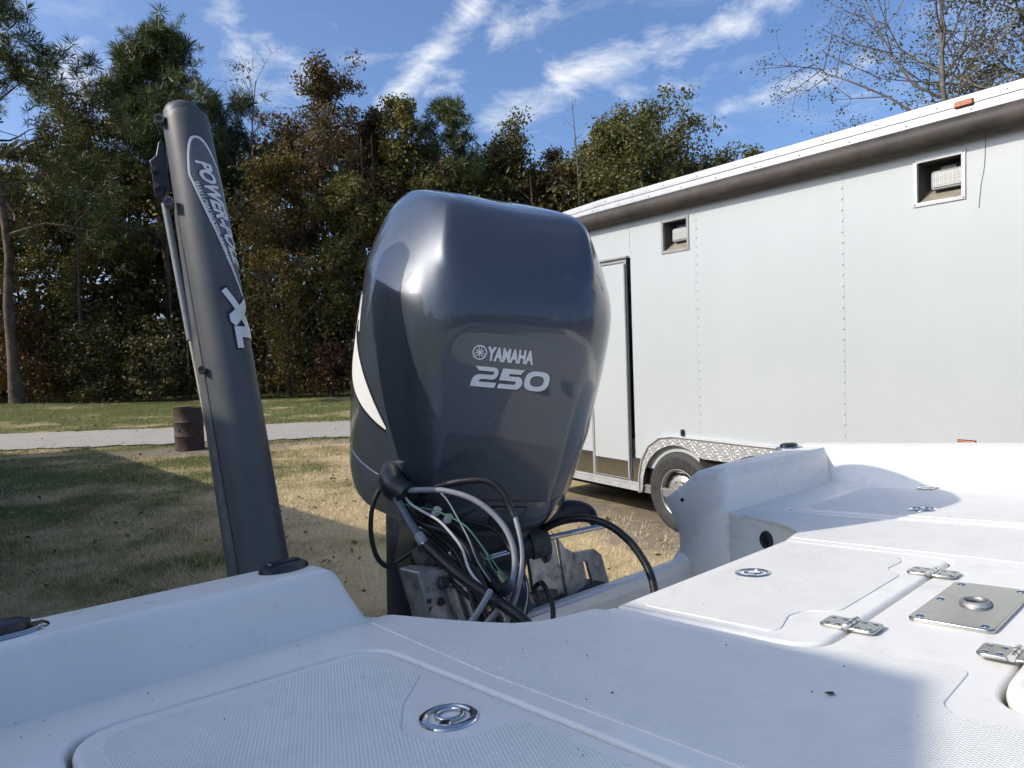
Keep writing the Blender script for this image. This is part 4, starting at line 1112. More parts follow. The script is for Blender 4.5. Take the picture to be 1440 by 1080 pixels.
ptext('POWER-POLE', .036, .0018, .25, 0, path_big, M['decalblack'], .0010, -.0016)
ptext('POWER-POLE', .036, .0014, .25, 0, path_big, M['silver'], .0016)
ptext('SHALLOW WATER ANCHOR', .0115, .0002, 0, 0, path_small, M['silver'], .0012)
def xl(mat, lift, g, drop):
    # X crossing an L, drawn lengthways down the pole
    def poly(pts):
        me = flat_mesh('xl', [[(p[0], p[1]) for p in pts]], .0006, 0, .0006); subdiv(me, 2); co = co_of(me).copy()
        for k in range(len(co)):
            u, t = co[k][0], co[k][1]; co[k] = psurf(.010 + u * .050 + drop, pz_of(408 + t * 74) - drop * .5, lift + co[k][2])
        set_co(me, co); link('lettering', me, mat, arm)
    poly([(-.02 - g, -.04 - g), (.14 + g, -.10 - g), (1.02 + g, .62), (1.02 + g, .80 + g), (.86, .80 + g)])
    poly([(.98 + g, .04 - g), (1.02 + g, .22), (.26, .62 + g), (.10 - g, .52), (.10 - g, .40 - g)])
    poly([(.20 - g, .62 - g), (1.0 + g, .62 - g), (1.0 + g, .82 + g), (.42, .82 + g), (.42, 1.02 + g), (.20 - g, 1.02 + g)])
xl(M['decalblack'], .0010, .04, -.0016); xl(M['silver'], .0017, 0, 0)
# bolted bracket at the upper left with two hex bolts, pin eyes, spike tube
def pp(x, y, yy):
    d = ray(x, y); p0 = PM @ Vector((0, yy, 0)); t = (p0 - CAM).dot(pv) / d.dot(pv); return PM.inverted() @ (CAM + d * t)
bm = bmesh.new()
br = [(226, 196), (232, 205), (234, 262), (231, 276), (217, 278), (212, 232), (209, 226), (219, 218), (222, 200)]
a = [bm.verts.new(pp(x, y, .010)) for x, y in br]; c = [bm.verts.new(pp(x, y, .010) + Vector((0, .045, 0))) for x, y in br]
bm.faces.new(a); bm.faces.new(c[::-1])
for k in range(len(br)): bm.faces.new((a[k], a[(k + 1) % len(br)], c[(k + 1) % len(br)], c[k]))
bk = bm_obj('bracket', bm, M['black'], pole, 30, .002)
for (x, y) in ((216.5, 240), (220.5, 263)):
    lathe_obj('hex_bolt', [(0, .009), (.0048, .009), (.0056, .006), (.0056, 0)], M['grime'], bk, 6, Matrix.Translation(pp(x, y, .010)) @ Matrix.Rotation(R(90), 4, 'X'))
bm = bmesh.new(); box(bm, (-.004, -.001, -.03), (.004, .001, .03)); o = bm_obj('bracket_gap', bm, M['decalblack'], bk, 30); o.location = pp(233, 245, .004)
for (x, y, rr) in ((224, 168, .0085), (237, 284, .0085), (284, 520, .006)):
    pe = lathe_obj('pin_eye', [(rr * .45, .003), (rr * .55, .006), (rr, .006), (rr, -.012)], M['poleback'] if rr > .007 else M['grime'], pole, 20, Matrix.Translation(pp(x, y, -.030 if y > 200 else -.022)) @ Matrix.Rotation(R(90), 4, 'X'))
    lathe_obj('pin', [(0, .004), (rr * .45, .004), (rr * .45, -.01)], M['rust'] if y < 200 else M['grime'], pe, 12, Matrix.Translation(pp(x, y, -.030 if y > 200 else -.022)) @ Matrix.Rotation(R(90), 4, 'X'))
tube_obj('spike_tube', [pp(232, 286, .02), pp(268, 478, .02)], .0062, M['hosegrey'], pole, 14, n=0)
tube_obj('spike', [pp(268.5, 478, .02), pp(300, 640, .02), pp(330, 800, .02)], .0042, pm('pale fibreglass spike', (.45, .42, .33), .5, var=.2, scale=30), pole, 12, n=0)
tube_obj('mount_bracket', [(0, .02, -.42), (.02, -.02, -.55)], .05, M['black'], pole, 12, n=0)

# ------------------------------------------------------------------ white trailer
TD = Vector((.563, -.826, 0)).normalized(); TI = Vector((-TD.y, TD.x, 0))      # along the side towards us; into the body
TP = Vector((1.614, 6.953, 0))
TM = Matrix(((TD.x, TI.x, 0, TP.x), (TD.y, TI.y, 0, TP.y), (0, 0, 1, 0), (0, 0, 0, 1)))
trl = empty('enclosed_trailer', TM)
tag(trl, 'long white enclosed trailer parked behind the boat', 'trailer')
S0, S1, WID = -2.75, 6.4, 2.45
XZ = Matrix(((1, 0, 0, 0), (0, 0, 1, 0), (0, 1, 0, 0), (0, 0, 0, 1)))     # flat outline (x, y) -> (x, -, z)
def side_plate(name, outl, thick, bev, proud, mat, parent=None):
    me = flat_mesh(name, outl, thick, bev, 0.)
    co = co_of(me).copy(); co = np.stack([co[:, 0], -(co[:, 2] + thick) + thick - proud, co[:, 1]], 1); set_co(me, co)
    me.flip_normals()
    return link(name, me, mat, parent or trl, 30)
def rect(a, b, c, d): return [(a, c), (b, c), (b, d), (a, d)]
def arch_notch(s, z0, r, zc, n=14, a0=180, a1=0): return [(s + r * math.cos(R(a0 + (a1 - a0) * k / n)), zc + r * math.sin(R(a0 + (a1 - a0) * k / n))) for k in range(n + 1)]
ZB, ZT = .70, 3.335
L1 = (-.155, .20, 2.775, 3.105); L2 = (2.26, 2.60, 2.795, 3.125)
seams = [S0, -1.26, -.60, .262, 1.738, 3.22, 4.70, S1]
for a, b in zip(seams, seams[1:]):
    if a == -1.26: continue        # the door stands here
    o = [rect(a + .0003, b - .0003, .62 if a < -.5 else .9 if a < 1.5 else .447, ZT)]
    for (q0, q1, z0, z1) in (L1, L2):
        if a < q0 and b > q1: o.append(rect(q0 + .028, q1 - .028, z0 + .028, z1 - .028)[::-1])
    side_plate('side_panel', o, .012, .001, 0., M['trailer'])
side_plate('side_panel', [rect(1.506, 1.7377, .447, .8995)], .012, .001, 0., M['trailer'])
side_plate('side_panel', [rect(-1.258, -.602, 2.80, ZT)], .012, .001, 0., M['trailer'])
# body behind the skin, roof, floor
box_obj('body', (S0 + .02, .016, .45), (S1 - .02, .30, .9), M['interior'], trl)
box_obj('front_wall', (S0, .013, .42), (S0 + .03, WID, ZT), M['trailer'], trl); box_obj('rear_wall', (S1 - .03, .013, .42), (S1, WID, ZT), M['trailer'], trl)
box_obj('far_wall', (S0 + .031, WID - .02, .42), (S1 - .031, WID, ZT), M['trailer'], trl)
box_obj('floor', (S0 + .031, .31, .44), (S1 - .031, WID - .021, .52), M['interior'], trl)
box_obj('shade_box', (S0 + .3, .34, .22), (S1 - .3, WID - .3, .435), M['interior'], trl)  # added black box that keeps the space under the trailer dark
# roof with a slight crown
bm = bmesh.new(); rings = []
for s in (S0 - .02, S0 + .8, 0, 3, S1):
    dz = -.05 * max(0, (-1.0 - s) / 1.7)
    rings.append([bm.verts.new((s, y, 3.475 + dz + .07 * math.sin(math.pi * (y + .01) / WID))) for y in np.linspace(-.012, WID, 12)])
for a, b in zip(rings, rings[1:]):
    for k in range(11): bm.faces.new((a[k], a[k + 1], b[k + 1], b[k]))
bm_obj('roof', bm, M['alulight'], trl, 60)
# bright roof edge moulding in two steps, with rivets
def extrude_profile(name, prof_, s0, s1, mat, parent=None, smooth=35, dips=None):
    bm = bmesh.new(); rings = []
    for s in (s0, -1.9, -1.0, 0, 2, 4, s1) if s0 < -2 else (s0, s1):
        dz = -.05 * max(0, (-1.0 - s) / 1.7) if dips else 0
        rings.append([bm.verts.new((s, y, z + dz * (1 if z > 3.36 else .2))) for y, z in prof_])
    for a, b in zip(rings, rings[1:]):
        for k in range(len(prof_)): bm.faces.new((a[k], a[(k + 1) % len(prof_)], b[(k + 1) % len(prof_)], b[k]))
    bm.faces.new(rings[0]); bm.faces.new(rings[-1][::-1])
    return bm_obj(name, bm, mat, parent or trl, smooth)
extrude_profile('roof_moulding', [(-.016, 3.338), (-.020, 3.40), (-.018, 3.404), (-.026, 3.408), (-.027, 3.458), (-.022, 3.470), (-.008, 3.4745), (.03, 3.4745), (.03, 3.338)], S0 - .01, S1, M['alulight'], dips=True)
bm = bmesh.new(); cyl = []
extrude_profile('awning_roll', [(-.118 + .0 + .072 * math.cos(R(a)) + .04, 3.252 + .080 * math.sin(R(a))) for a in range(0, 360, 15)], S0 + .15, S1 - .1, M['awning'], smooth=60)
box_obj('awning_rail', (S0 + .14, -.030, 3.325), (S1 - .1, -.0125, 3.3365), M['alulight'], trl)
def rivets(pts, r, parent, mat, axis='Y'):
    bm = bmesh.new()
    for p in pts:
        rr = []
        for (q, d) in ((1, 0), (.8, .55), (.4, .85)):
            rr.append([bm.verts.new((p[0] + r * q * math.cos(2 * math.pi * k / 8), p[1] - r * d * .7, p[2] + r * q * math.sin(2 * math.pi * k / 8))) for k in range(8)])
        for a, b in zip(rr, rr[1:]):
            for k in range(8): bm.faces.new((a[k], a[(k + 1) % 8], b[(k + 1) % 8], b[k]))
        bm.faces.new(rr[-1])
    o = bm_obj('rivets', bm, mat, parent, 60); o['kind'] = 'stuff'; return o
rivets([(s, -.0005, z) for s in (.285, 1.725, 3.20, 4.68) for z in np.arange(1.05, 3.13, .083)], .0095, trl, M['trailer'])
rivets([(s, -.0275, 3.437 if k % 2 else 3.39) if False else (s, -.0265 if k % 2 else -.0195, 3.435 if k % 2 else 3.372) for k, s in enumerate(np.arange(-2.4, 6.3, .21))], .0075, trl, M['steel'])
# recessed scene lights
def scene_light(q, label, fm):
    a, b, z0, z1 = q; g = .028
    fr = side_plate('scene_light', [rect(a, b, z0, z1), rect(a + g, b - g, z0 + g, z1 - g)[::-1]], .012, .003, .0095, fm)
    fr['label'] = label
    bm = bmesh.new(); i0, i1, y0, y1 = a + g, b - g, .013, .16
    zf = z0 + g + .115
    v = [bm.verts.new(p) for p in ((i0, y0, z0 + g), (i1, y0, z0 + g), (i1, y0, z1 - g), (i0, y0, z1 - g), (i0 + .02, y1, zf), (i1, y1, zf), (i1, y1, z1 - g), (i0 + .02, y1, z1 - g))]
    for f in ((1, 2, 6, 5), (2, 3, 7, 6), (3, 0, 4, 7), (4, 5, 6, 7)): bm.faces.new([v[i] for i in f])
    bm_obj('recess', bm, M['darkbox'], fr, 20)
    bm = bmesh.new(); bm.faces.new([bm.verts.new(p) for p in ((i0, y0, z0 + g), (i1, y0, z0 + g), (i1, y1, zf), (i0 + .02, y1, zf))]); bm_obj('sill', bm, M['tan'], fr, 20)
    lz = z0 + .105
    side_plate('lamp_housing', [[(p.x, p.y) for p in round_poly(rect(a + .088, b - .034, lz, lz + .135), .024)]], .05, .010, -.062, M['darkbox'], fr)
    side_plate('lamp_bezel', [[(p.x, p.y) for p in round_poly(rect(a + .091, b - .036, lz + .004, lz + .131), .022)]], .012, .004, -.056, M['hosegrey'], fr)
    lens = side_plate('lens', [[(p.x, p.y) for p in round_poly(rect(a + .105, b - .048, lz + .018, lz + .118), .018)]], .014, .004, -.048, M['lens'], fr)
    bmg = bmesh.new()
    for gx in np.arange(a + .118, b - .055, .0135): box(bmg, (gx - .0007, .0466, lz + .022), (gx + .0007, .049, lz + .114))
    for gz in np.arange(lz + .032, lz + .112, .0135): box(bmg, (a + .109, .0464, gz - .0007), (b - .052, .0488, gz + .0007))
    bm_obj('lens_grid', bmg, M['hosegrey'], lens, 20)
    box_obj('lamp_bracket', (a + .15, .07, lz + .135), (b - .09, .11, lz + .155), M['black'], fr)
    for (s, z) in ((a + .014, z0 + .014), (b - .014, z0 + .014), (a + .014, z1 - .014), (b - .014, z1 - .014)):
        lathe_obj('screw', [(0, .003), (.004, .003), (.005, 0)], M['grime'], fr, 10, Matrix.Translation((s, -.0095, z)) @ Matrix.Rotation(R(90), 4, 'X'))
scene_light(L1, 'grey framed recessed lamp beside the door', M['trim']); scene_light(L2, 'bright framed recessed lamp near the amber roof marker', M['alulight'])
# door
door = side_plate('door', [[(p.x, p.y) for p in round_poly(rect(-1.235, -.70, .46, 2.755), .01)]], .03, .004, .008, M['trailer'])
door['label'] = 'white side door half hidden by the motor'
side_plate('door_frame', [rect(-1.275, -.655, .40, 2.80), rect(-1.24, -.692, .45, 2.762)[::-1]], .02, .003, .012, M['trim'])
tube_obj('door_hinge', [(-.672, -.022, .47), (-.672, -.022, 2.74)], .011, M['trim'], door, 10, n=0)
side_plate('drip_rail', [rect(-1.30, -.625, 2.80, 2.822)], .035, .004, .034, M['trim'])
side_plate('kick_plate', [rect(-1.225, -.71, .47, .66)], .003, .001, .0112, M['steel'], door)
side_plate('stone_guard', [rect(-.652, -.44, .42, .705)], .004, .001, .0035, M['steel'])
side_plate('stone_guard', [rect(S0, -1.28, .42, .705)], .004, .001, .0035, M['steel'])
lathe_obj('door_stop', [(0, .02), (.012, .02), (.016, .01), (.016, 0)], M['rubber'], trl, 14, Matrix.Translation((-.625, 0, .78)) @ Matrix.Rotation(R(90), 4, 'X'))
extrude_profile('bottom_rail', [(-.022, .358), (-.022, .425), (-.030, .43), (-.030, .440), (.0, .445), (.05, .445), (.05, .358)], S0, -.475, M['alulight'], smooth=20)
extrude_profile('bottom_rail', [(-.022, .358), (-.022, .425), (-.030, .43), (-.030, .440), (.0, .445), (.05, .445), (.05, .358)], 1.50, S1, M['alulight'], smooth=20)
rivets([(s, -.0225, .39) for s in np.arange(-2.6, -.5, .16)], .007, trl, M['steel'])
# wheel arch of diamond plate: front skin with two arches, rolled top edge
AX = (.02, .98)
arch = [(-.475, .36)] + arch_notch(.02, 0, .475, .42, 16, 180, 58) + [(.34, .80)] + [(.66, .80)] + arch_notch(.98, 0, .475, .42, 16, 122, 0) + [(1.455, .36), (1.50, .36), (1.50, .80), (1.38, .955), (1.20, .985), (-.02, .985), (-.20, .96), (-.36, .86), (-.46, .70), (-.50, .52), (-.50, .36)]
side_plate('fender', [arch], .006, .001, .052, M['diamond'])
lip = [(-.50, .36), (-.50, .52), (-.46, .70), (-.36, .86), (-.20, .96), (-.02, .985), (1.20, .985), (1.38, .955), (1.50, .80), (1.50, .36)]
bm = bmesh.new(); prev = None
for (s, z) in lip:
    row = [bm.verts.new((s, y, z + .001)) for y in (-.062, -.03, .006)]
    if prev: bm.faces.new((prev[0], row[0], row[1], prev[1])); bm.faces.new((prev[1], row[1], row[2], prev[2]))
    prev = row
bm_obj('fender_top', bm, M['diamond'], trl, 50)
tube_obj('fender_edge', [(s, -.058, z - .004) for s, z in lip], .010, M['alulight'], trl, 8, n=0)
side_plate('wheel_well', [rect(-.47, 1.47, .36, .9)], .004, 0, -.30, M['interior'])
# wheels
def wheel(parent, pos, R_, Wd, rot, text=None, mats=('tyre', 'rim')):
    t = Matrix.Translation(pos) @ rot        # the wheel's axle is local z, outside is +z
    T_ = [(R_ * .56, .0), (R_ * .60, .012), (R_ * .70, .022), (R_ * .84, .020), (R_ * .93, .006), (R_ * .975, -.018), (R_, -.045), (R_, -Wd + .045), (R_ * .975, -Wd + .018), (R_ * .85, -Wd), (R_ * .58, -Wd)]
    ty = lathe_obj('tyre', T_, M[mats[0]], parent, 56, t)
    bm = bmesh.new()
    for k in range(56):
        a = 2 * math.pi * k / 56
        for (z0, z1, o) in ((-.05, -.10, 0), (-.12, -Wd + .05, .5)):
            c, s = math.cos(a + o * .11), math.sin(a + o * .11); vs = []
            for rr in (R_ - .002, R_ + .008):
                for z in (z0, z1):
                    for d in (-.016, .016): vs.append(bm.verts.new((rr * c - d * s, rr * s + d * c, z)))
            for f in ((0, 1, 3, 2), (4, 6, 7, 5), (0, 4, 5, 1), (2, 3, 7, 6), (0, 2, 6, 4), (1, 5, 7, 3)): bm.faces.new([vs[i] for i in f])
    bmesh.ops.transform(bm, matrix=t, verts=bm.verts); tr_ = bm_obj('tread', bm, M[mats[0]], ty, 20); tr_['kind'] = 'stuff'
    rim = lathe_obj('rim', [(R_ * .575, .010), (R_ * .565, .014), (R_ * .545, .010), (R_ * .53, -.03), (R_ * .50, -.045), (R_ * .40, -.035), (R_ * .32, -.012), (R_ * .24, -.010), (R_ * .20, -.004), (R_ * .18, .03), (0, .034)], M[mats[1]], parent, 40, t)
    for k in range(8):
        a = 2 * math.pi * k / 8
        lathe_obj('hand_hole', [(0, .001), (R_ * .045, .001), (R_ * .05, 0)], M['decalblack'], rim, 12, t @ Matrix.Translation((R_ * .43 * math.cos(a), R_ * .43 * math.sin(a), -.036)))
        lathe_obj('lug_nut', [(0, .018), (.008, .018), (.010, .012), (.010, 0)], M['chrome'], rim, 6, t @ Matrix.Translation((R_ * .27 * math.cos(a + .4), R_ * .27 * math.sin(a + .4), -.011)))
    if text:
        tm = text_mesh(text, .075, .002, 0, .003); co = co_of(tm).copy(); w = co[:, 0].max(); r0 = R_ * .72
        for k in range(len(co)):
            a = R(188) - co[k][0] / r0; rr = r0 + co[k][1]; co[k] = (rr * math.cos(a), rr * math.sin(a), .0235 + co[k][2])
        set_co(tm, co); tm.transform(t); link('lettering', tm, M['tyre'], ty)
    return ty
ROTW = Matrix.Rotation(R(90), 4, 'X')
for s in AX: wheel(trl, (s, -.02, .42), .42, .22, ROTW, 'GOODYEAR WRANGLER')
for s in AX: box_obj('axle', (s - .04, .2, .38), (s + .04, WID - .2, .46), M['interior'], trl)
# amber markers, little latch, hanging wire
def marker(s0, s1, z0, z1, y):
    m_ = side_plate('marker_light', [[(p.x, p.y) for p in round_poly(rect(s0, s1, z0, z1), .008)]], .02, .005, y + .016, M['amber'])
    side_plate('marker_base', [[(p.x, p.y) for p in round_poly(rect(s0 - .005, s1 + .005, z0 - .005, z1 + .005), .008)]], .006, .001, y + .003, M['decalblack'], m_)
marker(2.545, 2.655, 1.135, 1.17, 0.); marker(2.545, 2.655, 3.400, 3.436, .024); marker(-2.3, -2.19, 3.40, 3.436, .024); marker(5.6, 5.71, 3.40, 3.436, .024)
box_obj('catch', (.055, -.03, .992), (.085, .001, 1.055), M['black'], trl, .006)
tube_obj('hanging_wire', [(2.72, -.004, 3.19), (2.712, -.004, 3.0), (2.70, -.004, 2.92), (2.69, -.004, 2.86), (2.678, -.004, 2.72)], .0013, M['black'], trl, 5)
side_plate('under_sign', [rect(2.72, 2.95, 1.10, 1.118)], .006, .001, .006, M['decalblack'])
# coupling frame at the far end and jack so that it stands
for y in (.5, WID - .5):
    tube_obj('coupling_beam', [(S0 + .2, y, .40), (S0 - 1.3, WID / 2, .45)], .045, M['interior'], trl, 8, n=0)
tube_obj('landing_leg', [(S0 - 1.0, WID / 2, .45), (S0 - 1.0, WID / 2, .0)], .035, M['galv'], trl, 10, n=0)

# ------------------------------------------------------------------ rusty barrel
bar = empty('steel_drum', loc=(-6.825, 14.90, terrain_z(-6.825, 14.9) + .016))
tag(bar, 'rusty brown steel drum used as burn barrel by the gravel road', 'barrel')
bm = bmesh.new()
lathe(bm, [(0, .012), (.27, .012), (.285, 0), (.292, .008), (.288, .02), (.286, .28), (.300, .297), (.286, .314), (.286, .57), (.300, .587), (.286, .604), (.286, .86), (.294, .872), (.294, .882), (.280, .884), (.276, .86), (.274, .03), (0, .03)], 44)
bd = bm_obj('drum_shell', bm, M['rust'], bar, 40)
lathe_obj('air_hole', [(0, .002), (.028, .003), (.032, 0)], M['interior'], bd, 14, Matrix.Translation((-.06, -.281, .42)) @ Matrix.Rotation(R(78), 4, 'X') @ Matrix.Rotation(R(12), 4, 'Y'))

# ------------------------------------------------------------------ workshop out of frame on the left; its eaves shade the lawn and the near deck
def eave_pt(p, H): k = (H - p.z) / -SUN.z; return p - SUN * k
HE = 3.2
UB = Vector((.69, -.724, 0)).normalized(); UL = Vector((.724, .69, 0)).normalized()
tip = eave_pt(bw(-.0101, .4218, 0.), HE)
near_far = tip - UB * 4.6
g1 = eave_pt(Vector((-6.39, 12.57, 0)), HE); lg = g1.dot(UL)
def on(lval, along): return UL * lval + UB * along
ln = tip.dot(UL); a_tip = tip.dot(UB); a_far = eave_pt(Vector((-9.6, 15.9, 0)), HE).dot(UB); a_jog = a_tip - 4.6
shop = empty('workshop', loc=on(ln - 3, a_jog) * 1.0)
tag(shop, 'tan metal workshop with gable roof beyond the left of the frame', 'building')
def wpt(l, a, z): return on(l, a) + Vector((0, 0, z)) - Vector(shop.location)
def prism(name, l0, l1, a0, a1, he, ridge, mat_w, mat_r, over):
    bm = bmesh.new(); i0, i1, b0, b1 = l0 + over, l1 - over, a0 + over, a1 - over; lm_ = (l0 + l1) / 2
    f = [bm.verts.new(wpt(*q)) for q in ((i0, b0, -.1), (i1, b0, -.1), (i1, b0, he - .12), (lm_, b0, ridge - .12), (i0, b0, he - .12))]
    g = [bm.verts.new(wpt(*q)) for q in ((i0, b1, -.1), (i1, b1, -.1), (i1, b1, he - .12), (lm_, b1, ridge - .12), (i0, b1, he - .12))]
    bm.faces.new(f); bm.faces.new(g[::-1])
    for k in range(5): bm.faces.new((f[k], f[(k + 1) % 5], g[(k + 1) % 5], g[k]))
    bm_obj('wall', bm, mat_w, shop, 20)
    bm = bmesh.new()
    for (la, za, lb, zb) in ((l1, he, lm_, ridge), (l0, he, lm_, ridge)):
        t = [bm.verts.new(wpt(*q)) for q in ((la, a0, za), (la, a1, za), (lb, a1, zb), (lb, a0, zb))]
        u = [bm.verts.new(v.co - Vector((0, 0, .05))) for v in t]
        bm.faces.new(t); bm.faces.new(u[::-1])
        for k in range(4): bm.faces.new((t[k], t[(k + 1) % 4], u[(k + 1) % 4], u[k]))
    bm_obj('roof', bm, mat_r, shop, 20)
prism('bay', ln - 6.5, ln, a_jog, a_tip, HE, 4.2, M['siding'], M['roofing'], .35)
prism('main', lg - 8.5, lg, a_far, a_jog, HE, 4.6, M['siding'], M['roofing'], .35)
# a flat door set in the main wall
for (la, aa) in ((lg - .38, a_jog - 3.0),):
    bm = bmesh.new(); d = [bm.verts.new(wpt(la + dl, aa + da, z)) for (dl, da) in ((0, 0), (.03, 0), (.03, .95), (0, .95)) for z in (0, 2.1)]
    for f in ((0, 1, 3, 2), (2, 3, 5, 4), (4, 5, 7, 6), (6, 7, 1, 0), (1, 3, 5, 7)): bm.faces.new([d[i] for i in f])
    bm_obj('door', bm, M['trailer'], shop, 20)

# ------------------------------------------------------------------ the trailer under the boat
bt = empty('boat_trailer', BM_)
tag(bt, 'galvanised boat trailer under the hull', 'boat trailer')
for l in (CL - .62, CL + .62):
    tube_obj('frame_beam', [(l, .30, -1.06), (l, -2.6, -1.06), (CL + (l - CL) * .1, -5.6, -.98)], .05, M['galv'], bt, 8)
    box_obj('bunk', (l - .06, -3.2, -1.0), (l + .06, .2, -.93), M['grime'], bt, .01)
ZW = -1.10
for b in (.75, 1.6):
    tube_obj('axle_beam', [(CL - 1.1, -b, ZW), (CL + 1.1, -b, ZW)], .04, M['galv'], bt, 8, n=0)
    for s in (-1, 1): wheel(bt, (CL + s * 1.18, -b, ZW + .0), .33, .19, Matrix.Rotation(R(90 * s), 4, 'Y'))

# ------------------------------------------------------------------ vegetation
RNG = np.random.default_rng(11)
def leaf_mat(name, cols, trans=.3, rough=.55):
    """leaf colour differs from leaf to leaf"""
    m, n, l, p = new_mat(name)
    g = n.new('ShaderNodeNewGeometry')
    r = n.new('ShaderNodeValToRGB'); e = r.color_ramp.elements
    while len(e) < len(cols): e.new(.5)
    for k, c in enumerate(cols): e[k].position = k / max(1, len(cols) - 1); e[k].color = (*c, 1)
    l.new(g.outputs['Random Per Island'], r.inputs['Fac'])
    l.new(r.outputs['Color'], p.inputs['Base Color'])
    p.inputs['Roughness'].default_value = rough; p.inputs['Specular IOR Level'].default_value = .35
    t = n.new('ShaderNodeBsdfTranslucent')
    mx = n.new('ShaderNodeMixShader'); mx.inputs[0].default_value = trans
    sc_ = n.new('ShaderNodeMix'); sc_.data_type = 'RGBA'; sc_.blend_type = 'MULTIPLY'; sc_.inputs['Factor'].default_value = 1; l.new(r.outputs['Color'], sc_.inputs['A']); sc_.inputs['B'].default_value = (1.3, 1.3, .8, 1)
    l.new(sc_.outputs['Result'], t.inputs['Color'])
    l.new(p.outputs[0], mx.inputs[1]); l.new(t.outputs[0], mx.inputs[2])
    out = [q for q in n if q.type == 'OUTPUT_MATERIAL'][0]; l.new(mx.outputs[0], out.inputs['Surface'])
    return m
M['oakgreen'] = leaf_mat('evergreen oak leaves', [(.04, .05, .014), (.08, .09, .026), (.13, .13, .04), (.19, .16, .06)])
M['olive'] = leaf_mat('olive autumn leaves', [(.048, .055, .016), (.105, .108, .03), (.17, .15, .046), (.22, .165, .055)])
M['russet'] = leaf_mat('russet autumn leaves', [(.06, .036, .018), (.115, .066, .032), (.15, .108, .05), (.09, .08, .034)])
M['darkgreen'] = leaf_mat('dark understorey leaves', [(.026, .032, .011), (.055, .058, .019), (.10, .085, .03), (.17, .125, .046)], .25)
M['yellow'] = leaf_mat('yellowing vine leaves', [(.07, .065, .02), (.15, .12, .03), (.22, .15, .035), (.10, .06, .02)])
M['redleaf'] = leaf_mat('red and brown shrub leaves', [(.11, .030, .014), (.13, .055, .02), (.07, .05, .02), (.045, .042, .015)])
M['needle'] = leaf_mat('pine needles', [(.030, .050, .014), (.055, .080, .022), (.085, .105, .030), (.11, .11, .04)], .2, .45)
M['sparse'] = leaf_mat('few dry grey leaves', [(.06, .05, .035), (.09, .075, .045), (.11, .09, .04)])
M['bark'] = pm('grey brown bark', (.135, .115, .095), .9, var=.35, scale=3, bump=.6, bscale=9, spec=.2)
M['pinebark'] = pm('pine bark', (.16, .115, .085), .9, var=.38, scale=2.5, bump=.8, bscale=7, spec=.2)
M['twig'] = pm('pale bare twigs', (.17, .155, .135), .85, var=.3, scale=3, spec=.2)

def quads_mesh(name, C_, U_, V_):
    """one pointed, slightly folded leaf for each centre"""
    n = len(C_)
    P = np.empty((n, 4, 3), 'f')
    P[:, 0] = C_ - U_; P[:, 1] = C_ - V_ + U_ * .1; P[:, 2] = C_ + U_; P[:, 3] = C_ + V_ + U_ * .1
    me = bpy.data.meshes.new(name)
    me.vertices.add(n * 4); me.vertices.foreach_set('co', P.ravel())
    me.loops.add(n * 4); me.loops.foreach_set('vertex_index', np.arange(n * 4, dtype='i'))
    me.polygons.add(n); me.polygons.foreach_set('loop_start', np.arange(0, n * 4, 4, dtype='i')); me.polygons.foreach_set('loop_total', np.full(n, 4, 'i'))
    me.update(calc_edges=True); return me
def unit(v): return v / np.maximum(1e-9, np.linalg.norm(v, axis=1, keepdims=True))
def leaves(centres, rad, per, size, flat=.35, rng=RNG):
    """leaf-sized faces spread in loose shells about clump centres"""
    n = len(centres); c = np.repeat(np.asarray(centres, 'f'), per, 0); rr = np.repeat(np.asarray(rad, 'f'), per)
    d = unit(rng.normal(size=(n * per, 3))); d[:, 2] *= .75
    r = rr * (rng.random(n * per) ** .45)
    C_ = c + d * r[:, None]
    nrm = unit(d * .6 + rng.normal(size=(n * per, 3)) * .7 + np.array([0, 0, flat]))
    u = unit(np.cross(nrm, rng.normal(size=(n * per, 3)))); v = np.cross(nrm, u)
    s = size * (.6 + .8 * rng.random(n * per))[:, None]
    return C_, u * s, v * s * .55
def needles(centres, rad, per, length, rng=RNG):
    n = len(centres); c = np.repeat(np.asarray(centres, 'f'), per, 0)
    d = unit(rng.normal(size=(n * per, 3)) + np.array([0, 0, .45]))
    L_ = length * (.7 + .6 * rng.random(n * per))[:, None] * np.repeat(np.asarray(rad, 'f'), per)[:, None]
    side = unit(np.cross(d, rng.normal(size=(n * per, 3))))
    return c + d * L_ * .5, d * L_ * .5, side * .016 * np.repeat(np.asarray(rad, 'f'), per)[:, None]

